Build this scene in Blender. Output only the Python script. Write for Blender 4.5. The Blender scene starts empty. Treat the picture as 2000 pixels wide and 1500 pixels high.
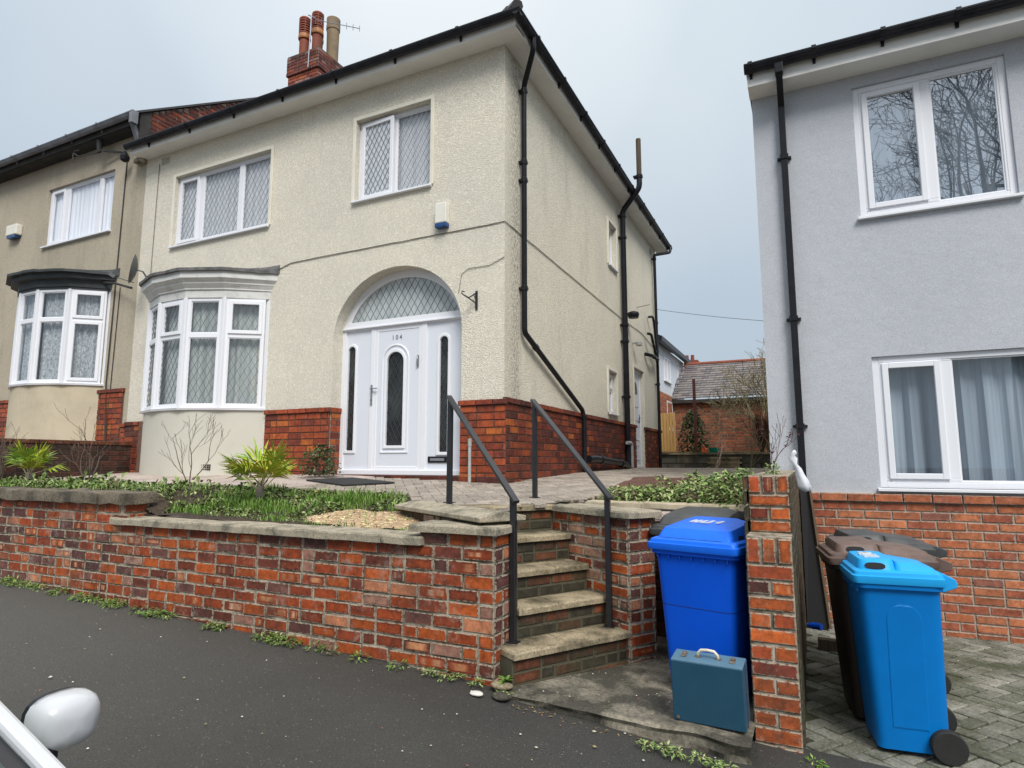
import bpy, bmesh, math, random
from mathutils import Vector, Matrix, noise as mn
R=math.radians
random.seed(7)
scene=bpy.context.scene
COL=scene.collection
V=Vector
# ------------------------------------------------------------------ helpers
def interp(x,xs,ys):
    if x<=xs[0]: return ys[0]
    for i in range(1,len(xs)):
        if x<=xs[i]:
            t=(x-xs[i-1])/(xs[i]-xs[i-1]); return ys[i-1]*(1-t)+ys[i]*t
    return ys[-1]
class F:
    """frame on a wall: a along it, b up, d into it"""
    def __init__(s,O,A,N):
        s.O=V(O); s.A=V(A).normalized(); s.N=V(N).normalized(); s.Z=V((0,0,1))
    def p(s,a,b,d): return s.O+s.A*a+s.Z*b+s.N*d
ROOTLOC={}
class MB:
    def __init__(s): s.v=[]; s.f=[]; s.c=[]
    def poly(s,pts,c=None):
        n=len(s.v); s.v+= [V(p) for p in pts]; s.f.append(tuple(range(n,n+len(pts)))); s.c.append(c)
    def faces(s,pts,fs,c=None):
        n=len(s.v); s.v+=[V(p) for p in pts]
        for f in fs: s.f.append(tuple(n+i for i in f)); s.c.append(c)
    def hexa(s,p,c=None):
        s.faces(p,[(0,3,2,1),(4,5,6,7),(0,1,5,4),(1,2,6,5),(2,3,7,6),(3,0,4,7)],c)
    def box(s,x0,x1,y0,y1,z0,z1,c=None):
        s.hexa([(x0,y0,z0),(x1,y0,z0),(x1,y1,z0),(x0,y1,z0),(x0,y0,z1),(x1,y0,z1),(x1,y1,z1),(x0,y1,z1)],c)
    def fbox(s,f,a0,a1,b0,b1,d0,d1,c=None):
        s.hexa([f.p(a0,b0,d0),f.p(a1,b0,d0),f.p(a1,b0,d1),f.p(a0,b0,d1),f.p(a0,b1,d0),f.p(a1,b1,d0),f.p(a1,b1,d1),f.p(a0,b1,d1)],c)
    def plate(s,f,poly,d0,d1,c=None):
        n=len(poly); pts=[f.p(a,b,d0) for a,b in poly]+[f.p(a,b,d1) for a,b in poly]
        fs=[tuple(range(n)),tuple(range(2*n-1,n-1,-1))]+[(i,(i+1)%n,n+(i+1)%n,n+i) for i in range(n)]
        s.faces(pts,fs,c)
    def ring(s,f,o,i,d0,d1,c=None):
        n=len(o); pts=[f.p(a,b,d0) for a,b in o]+[f.p(a,b,d0) for a,b in i]+[f.p(a,b,d1) for a,b in o]+[f.p(a,b,d1) for a,b in i]
        fs=[]
        for k in range(n):
            j=(k+1)%n
            fs+=[(k,j,n+j,n+k),(2*n+k,3*n+k,3*n+j,2*n+j),(k,2*n+k,2*n+j,j),(n+k,n+j,3*n+j,3*n+k)]
        s.faces(pts,fs,c)
    def frame(s,f,a0,a1,b0,b1,w,d0,d1,c=None,wb=None):
        wb=wb or w
        s.fbox(f,a0,a0+w,b0,b1,d0,d1,c); s.fbox(f,a1-w,a1,b0,b1,d0,d1,c)
        s.fbox(f,a0+w,a1-w,b0,b0+wb,d0,d1,c); s.fbox(f,a0+w,a1-w,b1-w,b1,d0,d1,c)
    def tube(s,pts,r,n=8,c=None,cap=True):
        pts=[V(p) for p in pts]; m=len(pts)
        rs=r if isinstance(r,(list,tuple)) else [r]*m
        base=len(s.v); up=None
        for i,p in enumerate(pts):
            t=(pts[min(i+1,m-1)]-pts[max(i-1,0)])
            if t.length<1e-9: t=V((0,0,1))
            t.normalize()
            if up is None:
                up=t.orthogonal().normalized()
            else:
                up=up-t*up.dot(t)
                up=up.normalized() if up.length>1e-6 else t.orthogonal().normalized()
            w=t.cross(up)
            for k in range(n):
                a=2*math.pi*k/n; s.v.append(p+(up*math.cos(a)+w*math.sin(a))*rs[i])
        for i in range(m-1):
            for k in range(n):
                a=base+i*n+k; b=base+i*n+(k+1)%n
                s.f.append((a,b,b+n,a+n)); s.c.append(c)
        if cap and n>2:
            s.f.append(tuple(range(base+n-1,base-1,-1))); s.c.append(c)
            e=base+(m-1)*n; s.f.append(tuple(range(e,e+n))); s.c.append(c)
    def bar(s,p,q,w,h,c=None,up=(0,0,1)):
        p,q=V(p),V(q); t=(q-p).normalized(); up=V(up); x=t.cross(up)
        if x.length<1e-5: x=t.cross(V((1,0,0)))
        x.normalize(); y=x.cross(t).normalized()
        P=[]
        for e in (p,q):
            for sx,sy in((-1,-1),(1,-1),(1,1),(-1,1)): P.append(e+x*sx*w/2+y*sy*h/2)
        s.faces(P,[(0,3,2,1),(4,5,6,7),(0,1,5,4),(1,2,6,5),(2,3,7,6),(3,0,4,7)],c)
    def lathe(s,o,prof,n=20,c=None,axis='z'):
        o=V(o); base=len(s.v)
        for r,h in prof:
            for k in range(n):
                a=2*math.pi*k/n
                if axis=='z': q=V((r*math.cos(a),r*math.sin(a),h))
                elif axis=='x': q=V((h,r*math.cos(a),r*math.sin(a)))
                else: q=V((r*math.cos(a),h,r*math.sin(a)))
                s.v.append(o+q)
        for i in range(len(prof)-1):
            for k in range(n):
                a=base+i*n+k; b=base+i*n+(k+1)%n
                s.f.append((a,b,b+n,a+n)); s.c.append(c)
        s.f.append(tuple(range(base+n-1,base-1,-1))); s.c.append(c)
        e=base+(len(prof)-1)*n; s.f.append(tuple(range(e,e+n))); s.c.append(c)
    def build(s,name,mat,parent=None,smooth=False,bevel=0,seg=2,subsurf=0,recalc=True,auto=None):
        off=V((0,0,0))
        if parent is not None:
            r=parent
            while r.parent: r=r.parent
            off=ROOTLOC.get(r.name,V((0,0,0)))
        me=bpy.data.meshes.new(name)
        me.from_pydata([tuple(p-off) for p in s.v],[],s.f)
        if any(c is not None for c in s.c):
            ca=me.color_attributes.new('Col','FLOAT_COLOR','CORNER')
            li=0; buf=[]
            for f,c in zip(s.f,s.c):
                c=c or (.5,.5,.5)
                if isinstance(c,list):
                    for q in c: buf+=[q[0],q[1],q[2],(q[3] if len(q)>3 else 1.0)]
                else: buf+= [c[0],c[1],c[2],1.0]*len(f)
            ca.data.foreach_set('color',buf)
        if recalc:
            bm=bmesh.new(); bm.from_mesh(me); bmesh.ops.recalc_face_normals(bm,faces=bm.faces); bm.to_mesh(me); bm.free()
        ms=mat if isinstance(mat,(list,tuple)) else [mat]
        for m in ms: me.materials.append(m)
        if smooth:
            me.shade_smooth()
        ob=bpy.data.objects.new(name,me); COL.objects.link(ob)
        if parent is not None: ob.parent=parent
        if bevel:
            b=ob.modifiers.new('Bevel','BEVEL'); b.width=bevel; b.segments=seg; b.limit_method='ANGLE'; b.angle_limit=R(35)
        if subsurf:
            b=ob.modifiers.new('Sub','SUBSURF'); b.levels=subsurf; b.render_levels=subsurf
        if smooth and auto:
            try:
                me.set_sharp_from_angle(angle=R(auto))
            except Exception: pass
        return ob
def tag(o,label=None,cat=None,group=None,kind=None):
    if label: o['label']=label
    if cat: o['category']=cat
    if group: o['group']=group
    if kind: o['kind']=kind
    return o
def thing(name,label,cat,loc=(0,0,0),group=None,world=True,rotz=0):
    o=bpy.data.objects.new(name,None); COL.objects.link(o); o.location=loc; o.rotation_euler=(0,0,rotz)
    o.empty_display_size=.1
    if world: ROOTLOC[o.name]=V(loc)
    return tag(o,label,cat,group)
def copy_tree(o,parent=None):
    c=o.copy(); COL.objects.link(c)
    if parent is not None: c.parent=parent
    for ch in list(o.children): copy_tree(ch,c)
    return c
# ------------------------------------------------------------------ materials
def nt(name):
    m=bpy.data.materials.new(name); m.use_nodes=True
    t=m.node_tree; b=t.nodes['Principled BSDF']; return m,t,b
def N(t,ty,**kw):
    n=t.nodes.new(ty)
    for k,v in kw.items():
        if k in n.inputs: n.inputs[k].default_value=v
        else: setattr(n,k,v)
    return n
def noise(t,scale,detail=5,rough=.6,vec=None,stretch=None):
    n=N(t,'ShaderNodeTexNoise'); n.inputs['Scale'].default_value=scale; n.inputs['Detail'].default_value=detail; n.inputs['Roughness'].default_value=rough
    tc=N(t,'ShaderNodeTexCoord')
    src=tc.outputs['Object']
    if stretch:
        mp=N(t,'ShaderNodeMapping'); mp.inputs['Scale'].default_value=stretch; t.links.new(src,mp.inputs[0]); src=mp.outputs[0]
    t.links.new(src,n.inputs['Vector']); return n
def ramp(t,src,stops):
    r=N(t,'ShaderNodeValToRGB'); e=r.color_ramp.elements
    while len(e)<len(stops): e.new(.5)
    for el,(p,c) in zip(e,stops):
        el.position=p; el.color=(c,c,c,1) if not isinstance(c,(tuple,list)) else (*c,1)
    t.links.new(src,r.inputs[0]); return r
def mix(t,fac,a,b,blend='MIX'):
    m=N(t,'ShaderNodeMix',data_type='RGBA',blend_type=blend)
    for i,x in ((0,fac),(6,a),(7,b)):
        if isinstance(x,(int,float)): m.inputs[i].default_value=x
        elif isinstance(x,(tuple,list)): m.inputs[i].default_value=(*x,1)
        else: t.links.new(x,m.inputs[i])
    return m.outputs[2]
def bump(t,b,src,strength=.3,dist=.01,prev=None):
    n=N(t,'ShaderNodeBump'); n.inputs['Strength'].default_value=strength; n.inputs['Distance'].default_value=dist
    t.links.new(src,n.inputs['Height'])
    if prev is not None: t.links.new(prev,n.inputs['Normal'])
    t.links.new(n.outputs[0],b.inputs['Normal']); return n.outputs[0]
def pm(name,base,dark=None,scale=3,lo=.35,hi=.7,amt=1,rough=.7,bs=60,bst=.2,bd=.004,metal=0,spec=.5,attr=False,fine=0,fcol=None,stretch=None,coat=0):
    m,t,b=nt(name)
    col=base
    if attr:
        a=N(t,'ShaderNodeVertexColor'); a.layer_name='Col'; col=a.outputs[0]
    if dark is not None:
        n=noise(t,scale,6,.65,stretch=stretch); r=ramp(t,n.outputs[0],[(lo,0.0),(hi,1.0)])
        mm=N(t,'ShaderNodeMath',operation='MULTIPLY'); t.links.new(r.outputs[0],mm.inputs[0]); mm.inputs[1].default_value=amt
        col=mix(t,mm.outputs[0],col,dark)
    if fine:
        n=noise(t,fine,3,.6); r=ramp(t,n.outputs[0],[(.3,.55),(.7,1.3)])
        col=mix(t,1.0,col,r.outputs[0],'MULTIPLY')
    if isinstance(col,tuple): b.inputs['Base Color'].default_value=(*col,1)
    else: t.links.new(col,b.inputs['Base Color'])
    b.inputs['Roughness'].default_value=rough; b.inputs['Metallic'].default_value=metal
    b.inputs['Specular IOR Level'].default_value=spec
    if coat: b.inputs['Coat Weight'].default_value=coat
    if bst:
        n=noise(t,bs,5,.6); bump(t,b,n.outputs[0],bst,bd)
    return m
def dash(name,base,dirt,speck,specamt,bst=.9,sc=75,streak=(.55,.75),band=None):
    """pebble dash render: small stones, grey weathering, thin dark specks"""
    m,t,b=nt(name)
    n1=noise(t,.7,7,.6); r1=ramp(t,n1.outputs[0],[(.38,0.0),(.66,1.0)])
    col=mix(t,r1.outputs[0],base,dirt)
    n2=noise(t,2.2,6,.7,stretch=(1,1,.22)); r2=ramp(t,n2.outputs[0],[(streak[0],0.0),(streak[1],.6)])
    col=mix(t,r2.outputs[0],col,tuple(x*.62 for x in dirt))
    vo=N(t,'ShaderNodeTexVoronoi'); vo.inputs['Scale'].default_value=sc
    tc=N(t,'ShaderNodeTexCoord'); t.links.new(tc.outputs['Object'],vo.inputs['Vector'])
    r3=ramp(t,vo.outputs['Color'],[(.0,.80),(1.0,1.15)]); col=mix(t,1.0,col,r3.outputs[0],'MULTIPLY')
    n4=noise(t,60,4,.8); r4=ramp(t,n4.outputs[0],[(.60,0.0),(.72,specamt)])
    col=mix(t,r4.outputs[0],col,speck)
    if band:
        sy=N(t,'ShaderNodeSeparateXYZ'); t.links.new(tc.outputs['Object'],sy.inputs[0])
        mr=N(t,'ShaderNodeMapRange'); mr.inputs['From Min'].default_value=band[1]; mr.inputs['From Max'].default_value=band[1]+.12; mr.inputs['To Min'].default_value=1; mr.inputs['To Max'].default_value=0; t.links.new(sy.outputs['Y'],mr.inputs['Value'])
        m2=N(t,'ShaderNodeMapRange'); m2.inputs['From Min'].default_value=band[0]; m2.inputs['From Max'].default_value=band[0]+.3; t.links.new(sy.outputs['Y'],m2.inputs['Value'])
        n8=noise(t,38,6,.85,stretch=(1,1,.5)); r8=ramp(t,n8.outputs[0],[(.46,0.0),(.60,.9)])
        k1=N(t,'ShaderNodeMath',operation='MULTIPLY'); t.links.new(mr.outputs[0],k1.inputs[0]); t.links.new(m2.outputs[0],k1.inputs[1])
        k2=N(t,'ShaderNodeMath',operation='MULTIPLY'); t.links.new(k1.outputs[0],k2.inputs[0]); t.links.new(r8.outputs[0],k2.inputs[1])
        col=mix(t,k2.outputs[0],col,(.13,.12,.085))
    t.links.new(col,b.inputs['Base Color']); b.inputs['Roughness'].default_value=.92; b.inputs['Specular IOR Level'].default_value=.2
    r5=ramp(t,vo.outputs['Distance'],[(0,1.0),(.6,0.0)])
    nb=bump(t,b,r5.outputs[0],bst,.011)
    n6=noise(t,7,4,.5); bump(t,b,n6.outputs[0],.25,.02,nb)
    return m
def brickmat(name,stain,stamt,efflo=.0,rough=.72,moss=None,mcol=(.42,.37,.29),ragged=.9):
    m,t,b=nt(name)
    a=N(t,'ShaderNodeVertexColor'); a.layer_name='Col'; col=a.outputs[0]
    n0=noise(t,16,6,.8); r0=ramp(t,n0.outputs[0],[(.3,.38),(.68,1.4)]); col=mix(t,1.0,col,r0.outputs[0],'MULTIPLY')
    n1=noise(t,2.3,6,.7); r1=ramp(t,n1.outputs[0],[(.48,0.0),(.72,stamt)]); col=mix(t,r1.outputs[0],col,stain)
    if efflo:
        n2=noise(t,5.5,9,.82); r2=ramp(t,n2.outputs[0],[(.545,0.0),(.70,efflo)]); col=mix(t,r2.outputs[0],col,(.50,.43,.37))
    if moss:
        n3=noise(t,3.5,6,.7); r3=ramp(t,n3.outputs[0],[(.5,0.0),(.7,.75)]); col=mix(t,r3.outputs[0],col,moss)
    n7=noise(t,42,5,.75); ma=N(t,'ShaderNodeMath',operation='MULTIPLY_ADD'); t.links.new(n7.outputs[0],ma.inputs[0]); ma.inputs[1].default_value=1.9; ma.inputs[2].default_value=.05
    sb=N(t,'ShaderNodeMath',operation='SUBTRACT'); t.links.new(ma.outputs[0],sb.inputs[0]); t.links.new(a.outputs['Alpha'],sb.inputs[1])
    r7=ramp(t,sb.outputs[0],[(.86,0.0),(1.0,ragged)]); col=mix(t,r7.outputs[0],col,mcol)
    t.links.new(col,b.inputs['Base Color']); b.inputs['Roughness'].default_value=rough; b.inputs['Specular IOR Level'].default_value=.35
    n5=noise(t,90,5,.7); bump(t,b,n5.outputs[0],.35,.004)
    return m
M={}
M['dash']=dash('cream pebbledash',(.82,.765,.64),(.74,.695,.595),(.28,.25,.19),.45,streak=(.62,.85))
M['dash_side']=dash('cream pebbledash weathered',(.83,.775,.64),(.75,.705,.59),(.13,.12,.085),.6,bst=1,streak=(.55,.82),band=(-4.3,-3.93))
M['render_cream']=pm('smooth cream render',(.74,.705,.60),(.60,.57,.48),2.5,.45,.75,.7,rough=.85,bs=40,bst=.15)
M['apron']=pm('painted cream apron',(.56,.54,.465),(.47,.45,.38),1.5,.4,.75,.6,rough=.85,bs=40,bst=.15)
M['beige']=dash('beige roughcast',(.49,.43,.335),(.42,.37,.285),(.2,.17,.12),.35,bst=.6,streak=(.5,.8))
M['beige_s']=pm('smooth beige render',(.52,.45,.33),(.33,.28,.2),2,.45,.75,.6,rough=.85,bs=30,bst=.15)
M['grey']=dash('pale grey render',(.52,.54,.58),(.49,.51,.55),(.46,.47,.51),.2,bst=.3,sc=170,streak=(.62,.95))
M['white_r']=pm('white painted render',(.62,.66,.72),(.5,.53,.58),2,.4,.7,.5,rough=.8)
M['brick']=brickmat('old red brick',(.04,.03,.025),.7,efflo=.5,mcol=(.34,.29,.22))
M['brick_step']=brickmat('damp mossy brick',(.03,.027,.02),.8,efflo=.1,moss=(.05,.05,.02),mcol=(.07,.065,.04))
M['brick_h']=brickmat('smooth house brick',(.08,.026,.018),.35,efflo=.12,rough=.5,mcol=(.16,.08,.055),ragged=.5)
M['brick_g']=brickmat('orange house brick',(.14,.06,.05),.3,efflo=.22,rough=.6,mcol=(.45,.37,.30),ragged=.6)
M['mortar']=pm('pale lime mortar',(.50,.44,.34),(.07,.058,.04),6,.38,.58,.92,rough=.95,bs=80,bst=.5)
M['mortar_d']=pm('dark mortar',(.17,.085,.06),(.06,.04,.03),5,.4,.7,.7,rough=.95)
M['mortar_g']=pm('buff mortar',(.50,.41,.33),(.28,.18,.13),6,.4,.7,.6,rough=.95)
M['mortar_m']=pm('mossy mortar',(.09,.08,.05),(.04,.04,.02),5,.4,.7,.7,rough=.95)
M['coping']=pm('weathered concrete coping',(.38,.33,.245),(.10,.10,.075),6,.46,.66,.85,rough=.9,bs=70,bst=.5,fine=90)
M['coping_d']=pm('blackened sandstone',(.17,.14,.10),(.045,.04,.03),5,.4,.65,.9,rough=.95,bs=35,bst=.8,bd=.012,fine=60)
M['tread']=pm('mossy sandstone tread',(.38,.31,.20),(.06,.05,.027),3.2,.40,.62,.92,rough=.88,bs=60,bst=.4,fine=70)
M['buffstone']=pm('buff edging stone',(.5,.43,.31),(.2,.17,.11),6,.45,.7,.7,rough=.9,bs=60,bst=.3)
M['landing']=pm('stained concrete',(.26,.23,.175),(.045,.042,.03),2.2,.42,.58,.95,rough=.85,bs=50,bst=.5,fine=55)
M['paver']=pm('pink buff pavers',(.5,.4,.33),(.12,.10,.08),3,.45,.75,.6,rough=.85,bs=60,bst=.3,attr=True,fine=60)
M['pave_base']=pm('paver joint sand',(.13,.10,.075),(.07,.07,.04),4,rough=.95)
M['concrete_p']=pm('pinkish concrete path',(.50,.415,.37),(.25,.20,.17),2,.4,.7,.7,rough=.9,bs=60,bst=.3,fine=80)
M['gpaver']=pm('grey mossy pavers',(.3,.3,.27),(.055,.06,.028),2.6,.40,.62,.85,rough=.88,bs=60,bst=.4,attr=True,fine=60)
M['mossjoint']=pm('mossy joints',(.06,.065,.03),(.03,.035,.015),5,rough=.95)
M['soil']=pm('garden soil',(.075,.05,.032),(.03,.022,.015),5,rough=.95,bs=25,bst=1,bd=.03,fine=60)
M['redsoil']=pm('red brown soil',(.15,.07,.045),(.07,.035,.025),5,rough=.95,bs=25,bst=1,bd=.03,fine=60)
def asphalt():
    m,t,b=nt('grey tarmac')
    n1=noise(t,.9,7,.6); r1=ramp(t,n1.outputs[0],[(.35,0.0),(.7,1.0)]); col=mix(t,r1.outputs[0],(.030,.0295,.027),(.047,.0455,.041))
    gx=N(t,'ShaderNodeTexCoord'); gs=N(t,'ShaderNodeSeparateXYZ'); t.links.new(gx.outputs['Object'],gs.inputs[0]); gm=N(t,'ShaderNodeMapRange'); gm.inputs['From Min'].default_value=1.5; gm.inputs['From Max'].default_value=-2.5; t.links.new(gs.outputs['X'],gm.inputs['Value']); col=mix(t,gm.outputs[0],col,(.078,.075,.067))  # tarmac blends to a lighter grey towards the left
    col=mix(t,.25,col,(.04,.039,.036))
    n2=noise(t,160,3,.7); r2=ramp(t,n2.outputs[0],[(.3,.45),(.7,1.7)]); col=mix(t,1.0,col,r2.outputs[0],'MULTIPLY')
    n3=noise(t,75,2,.5); r3=ramp(t,n3.outputs[0],[(.70,0.0),(.73,.8)]); col=mix(t,r3.outputs[0],col,(.30,.28,.25))
    n4=noise(t,3.3,6,.7); r4=ramp(t,n4.outputs[0],[(.62,0.0),(.75,.5)]); col=mix(t,r4.outputs[0],col,(.055,.065,.035))
    t.links.new(col,b.inputs['Base Color']); b.inputs['Roughness'].default_value=.68; b.inputs['Specular IOR Level'].default_value=.4
    bump(t,b,n2.outputs[0],.6,.004); return m
M['asphalt']=asphalt()
M['upvc']=pm('white upvc',(.78,.79,.83),(.72,.73,.76),2,.5,.8,.5,rough=.35,bst=0)
M['upvc_d']=pm('white door upvc',(.70,.725,.79),(.68,.70,.77),1.3,.4,.8,.6,rough=.38,bst=0)
M['lead']=pm('lead strip',(.13,.14,.14),rough=.6,bst=0,dark=None)
M['leaddoor']=pm('dull lead strip',(.06,.06,.058),rough=.6,bst=0,dark=None)
M['leadpale']=pm('pale lead strip',(.22,.23,.235),rough=.6,bst=0,dark=None)
M['black_p']=pm('black gloss plastic',(.010,.010,.013),(.02,.02,.024),4,rough=.32,spec=.22,bst=.0)
M['black_g']=pm('dark gutter plastic',(.012,.012,.016),(.03,.03,.036),6,rough=.38,spec=.22,bst=0)
M['grey_g']=pm('grey gutter plastic',(.22,.23,.26),(.12,.12,.13),5,rough=.5,bst=0)
M['soffit']=pm('off white soffit board',(.82,.81,.78),(.60,.59,.54),2.5,.45,.8,.55,rough=.6,bst=0,stretch=(1,1,4))
M['soffit_d']=pm('dark stained soffit',(.05,.045,.04),(.02,.02,.02),5,rough=.9)
M['slate']=pm('roof tiles',(.075,.07,.075),(.04,.04,.042),4,rough=.7,bs=30,bst=.5,attr=False)
M['blackpaint']=pm('black painted steel',(.012,.013,.017),(.02,.02,.022),8,rough=.36,bst=.08,spec=.6)
M['white_old']=pm('aged white paint',(.62,.62,.60),(.33,.32,.28),6,.5,.75,.7,rough=.6,bs=40,bst=.15)
M['dark_old']=pm('aged black paint',(.03,.035,.037),(.07,.08,.08),6,.5,.75,.7,rough=.6,bs=40,bst=.2)
M['felt']=pm('weathered lead roof',(.15,.15,.15),(.05,.05,.05),9,.4,.6,.8,rough=.85,bs=40,bst=.6,bd=.01)
M['terracotta']=pm('terracotta pot',(.24,.055,.025),(.10,.03,.02),4,.4,.7,.8,rough=.75,bst=.2)
M['terra_b']=pm('orange glazed band',(.42,.16,.04),(.2,.08,.03),6,rough=.6)
M['buffpot']=pm('buff chimney pot',(.26,.19,.11),(.15,.11,.07),4,.4,.7,.7,rough=.8)
M['aerial']=pm('grey aluminium',(.22,.23,.27),rough=.5,metal=.6,bst=0)
M['dish']=pm('grey dish',(.10,.105,.11),rough=.55,bst=0)
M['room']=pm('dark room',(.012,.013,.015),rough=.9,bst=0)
def curtmat(name,c1,c2,sc=14,st=(1,1,.03)):
    m,t,b=nt(name); n=noise(t,sc,4,.6,stretch=st); r=ramp(t,n.outputs[0],[(.3,0.0),(.7,1.0)])
    col=mix(t,r.outputs[0],c1,c2); t.links.new(col,b.inputs['Base Color']); b.inputs['Roughness'].default_value=.9; return m
M['net']=curtmat('white net curtain',(.70,.72,.75),(.54,.56,.60))
M['net_g']=curtmat('grey green blind',(.52,.55,.53),(.30,.33,.32))
M['net_w']=curtmat('white blind',(.9,.92,.97),(.76,.79,.86))
M['lace']=curtmat('patterned lace curtain',(.60,.63,.66),(.14,.16,.17),38,(1,1,.55))
M['curt_b']=curtmat('blue grey curtain',(.40,.47,.54),(.17,.21,.26),7)
def pane(name,fac,tint=(1,1,1),rough=.0,boost=1):
    m=bpy.data.materials.new(name); m.use_nodes=True; t=m.node_tree; t.nodes.clear()
    o=N(t,'ShaderNodeOutputMaterial'); tr=N(t,'ShaderNodeBsdfTransparent'); tr.inputs[0].default_value=(*tint,1)
    g=N(t,'ShaderNodeBsdfGlossy'); g.inputs['Roughness'].default_value=rough; g.inputs[0].default_value=(.95,.97,1,1)
    fr=N(t,'ShaderNodeLayerWeight'); fr.inputs['Blend'].default_value=.5
    pw=N(t,'ShaderNodeMath',operation='POWER'); t.links.new(fr.outputs['Facing'],pw.inputs[0]); pw.inputs[1].default_value=4.0
    ad=N(t,'ShaderNodeMath',operation='ADD'); t.links.new(pw.outputs[0],ad.inputs[0]); ad.inputs[1].default_value=fac+.05; ad.use_clamp=True
    mx=N(t,'ShaderNodeMixShader'); t.links.new(ad.outputs[0],mx.inputs[0]); t.links.new(tr.outputs[0],mx.inputs[1]); t.links.new(g.outputs[0],mx.inputs[2]); t.links.new(mx.outputs[0],o.inputs[0])
    return m
M['pane']=pane('window glass',.03,(.985,.99,.995))
M['pane_up']=pane('reflective window glass',.36,(.97,.985,1))
M['pane_d']=pane('ground floor glass',.06,(.97,.985,.99))
def darkglass():
    m,t,b=nt('obscured dark glass'); n=noise(t,2.2,5,.6); r=ramp(t,n.outputs[0],[(.4,0.0),(.7,1.0)])
    col=mix(t,r.outputs[0],(.008,.009,.010),(.05,.058,.058)); t.links.new(col,b.inputs['Base Color']); b.inputs['Roughness'].default_value=.12
    n2=noise(t,9,2,.5); bump(t,b,n2.outputs[0],.2,.01); return m
M['dglass']=darkglass()
M['fan_g']=pm('obscured fanlight glass',(.52,.56,.57),(.38,.42,.43),8,.4,.6,.8,rough=.22,bs=60,bst=.25,stretch=(1,1,.2))
M['bin_blue']=pm('cobalt blue bin plastic',(.003,.10,.72),(.003,.085,.62),3,rough=.42,bs=120,spec=.2,bst=.06)
M['bin_blue_lid']=pm('cobalt blue lid plastic',(.012,.16,.86),(.01,.13,.75),3,rough=.4,bs=120,spec=.2,bst=.06)
M['bin_sky']=pm('bright blue bin plastic',(.001,.175,.54),(.001,.15,.47),3,rough=.42,bs=120,spec=.2,bst=.06)
M['bin_sky_lid']=pm('bright blue lid plastic',(.02,.37,.80),(.015,.32,.70),3,rough=.42,bs=120,spec=.2,bst=.06)
M['bin_black']=pm('black bin plastic',(.010,.010,.010),(.02,.02,.02),3,rough=.5,bst=.05)
M['bin_black_lid']=pm('dark grey lid plastic',(.07,.073,.075),(.035,.036,.037),5,rough=.5,bst=.05)  # lid a lighter grey than the near-black body
M['bin_brown']=pm('brown bin plastic',(.014,.008,.006),(.02,.012,.01),3,rough=.5,bst=.05)
M['bin_brown_lid']=pm('light brown lid plastic',(.16,.105,.085),(.09,.055,.042),6,rough=.5,bst=.05)  # lid much paler than the brown of the body
M['rubber']=pm('black rubber',(.012,.012,.012),(.025,.025,.022),8,rough=.8,bs=80,bst=.2)
M['sticker']=pm('worn white sticker',(.62,.63,.62),(.25,.4,.62),30,.5,.7,.9,rough=.6,bst=0)
M['case']=pm('petrol blue leatherette',(.012,.07,.125),(.02,.085,.14),5,rough=.5,bs=200,bst=.3)
M['case_t']=pm('pale blue leatherette',(.10,.19,.26),(.07,.15,.21),5,rough=.55,bs=200,bst=.3)  # top of the case in a paler blue than its sides
M['cream_p']=pm('cream plastic handle',(.72,.67,.54),(.5,.45,.35),8,rough=.4,bst=0)
M['brass']=pm('tarnished clasp',(.32,.27,.20),(.14,.10,.07),30,rough=.45,metal=.6,bst=0)
M['bag']=pm('white plastic bag',(.74,.76,.78),(.55,.56,.6),12,rough=.4,bst=0)
M['wood']=pm('weathered wood',(.11,.075,.045),(.05,.035,.025),8,rough=.85,stretch=(3,3,.3))
M['wood_dk']=pm('black stained board',(.008,.008,.009),rough=.8,bst=0)
M['pine']=pm('new pine slats',(.60,.36,.13),(.42,.24,.08),9,rough=.75,stretch=(3,3,.3))
M['white_car']=pm('white car paint',(.56,.57,.59),rough=.3,bst=0,coat=.8)
M['car_black']=pm('black car trim',(.008,.008,.012),rough=.35,bst=0)
M['rim']=pm('alloy grey',(.35,.36,.38),rough=.35,metal=.8,bst=0)
M['carglass']=pane('green tinted screen',.08,(.45,.62,.56))
M['dash_in']=pm('car interior',(.10,.15,.145),(.17,.24,.23),2,rough=.8)
M['bark']=pm('dark bark',(.16,.14,.11),(.09,.08,.06),12,rough=.95,bs=30,bst=.5)
M['twig']=pm('grey brown twigs',(.17,.13,.10),(.10,.075,.06),12,rough=.9,bst=0)
M['twig_o']=pm('olive twigs',(.30,.26,.15),(.17,.145,.09),8,rough=.9,bst=0)
M['twig_r']=pm('dark red stems',(.10,.03,.022),(.05,.018,.015),8,rough=.9,bst=0)
def leafmat(name,rough=.5):
    m,t,b=nt(name); a=N(t,'ShaderNodeVertexColor'); a.layer_name='Col'
    n=noise(t,30,3,.6); r=ramp(t,n.outputs[0],[(.3,.7),(.7,1.25)]); col=mix(t,1.0,a.outputs[0],r.outputs[0],'MULTIPLY')
    t.links.new(col,b.inputs['Base Color']); b.inputs['Roughness'].default_value=rough
    b.inputs['Specular IOR Level'].default_value=.4
    return m
M['leaf']=leafmat('leaves')
M['petal']=leafmat('petals')
M['stone_blk']=pm('grey stone blocks',(.2,.18,.14),(.06,.06,.05),3,.4,.65,.8,rough=.9,bs=30,bst=.5,attr=True)
M['lawn']=pm('back lawn',(.09,.12,.035),(.05,.06,.02),6,rough=.95)
M['cable']=pm('dark cable',(.03,.03,.03),rough=.7,bst=0)
M['cable_l']=pm('weathered cable',(.20,.18,.15),rough=.8,bst=0)
M['plasticgrey']=pm('grey plastic pipe',(.42,.43,.42),(.28,.29,.28),8,rough=.5,bst=0)
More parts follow.
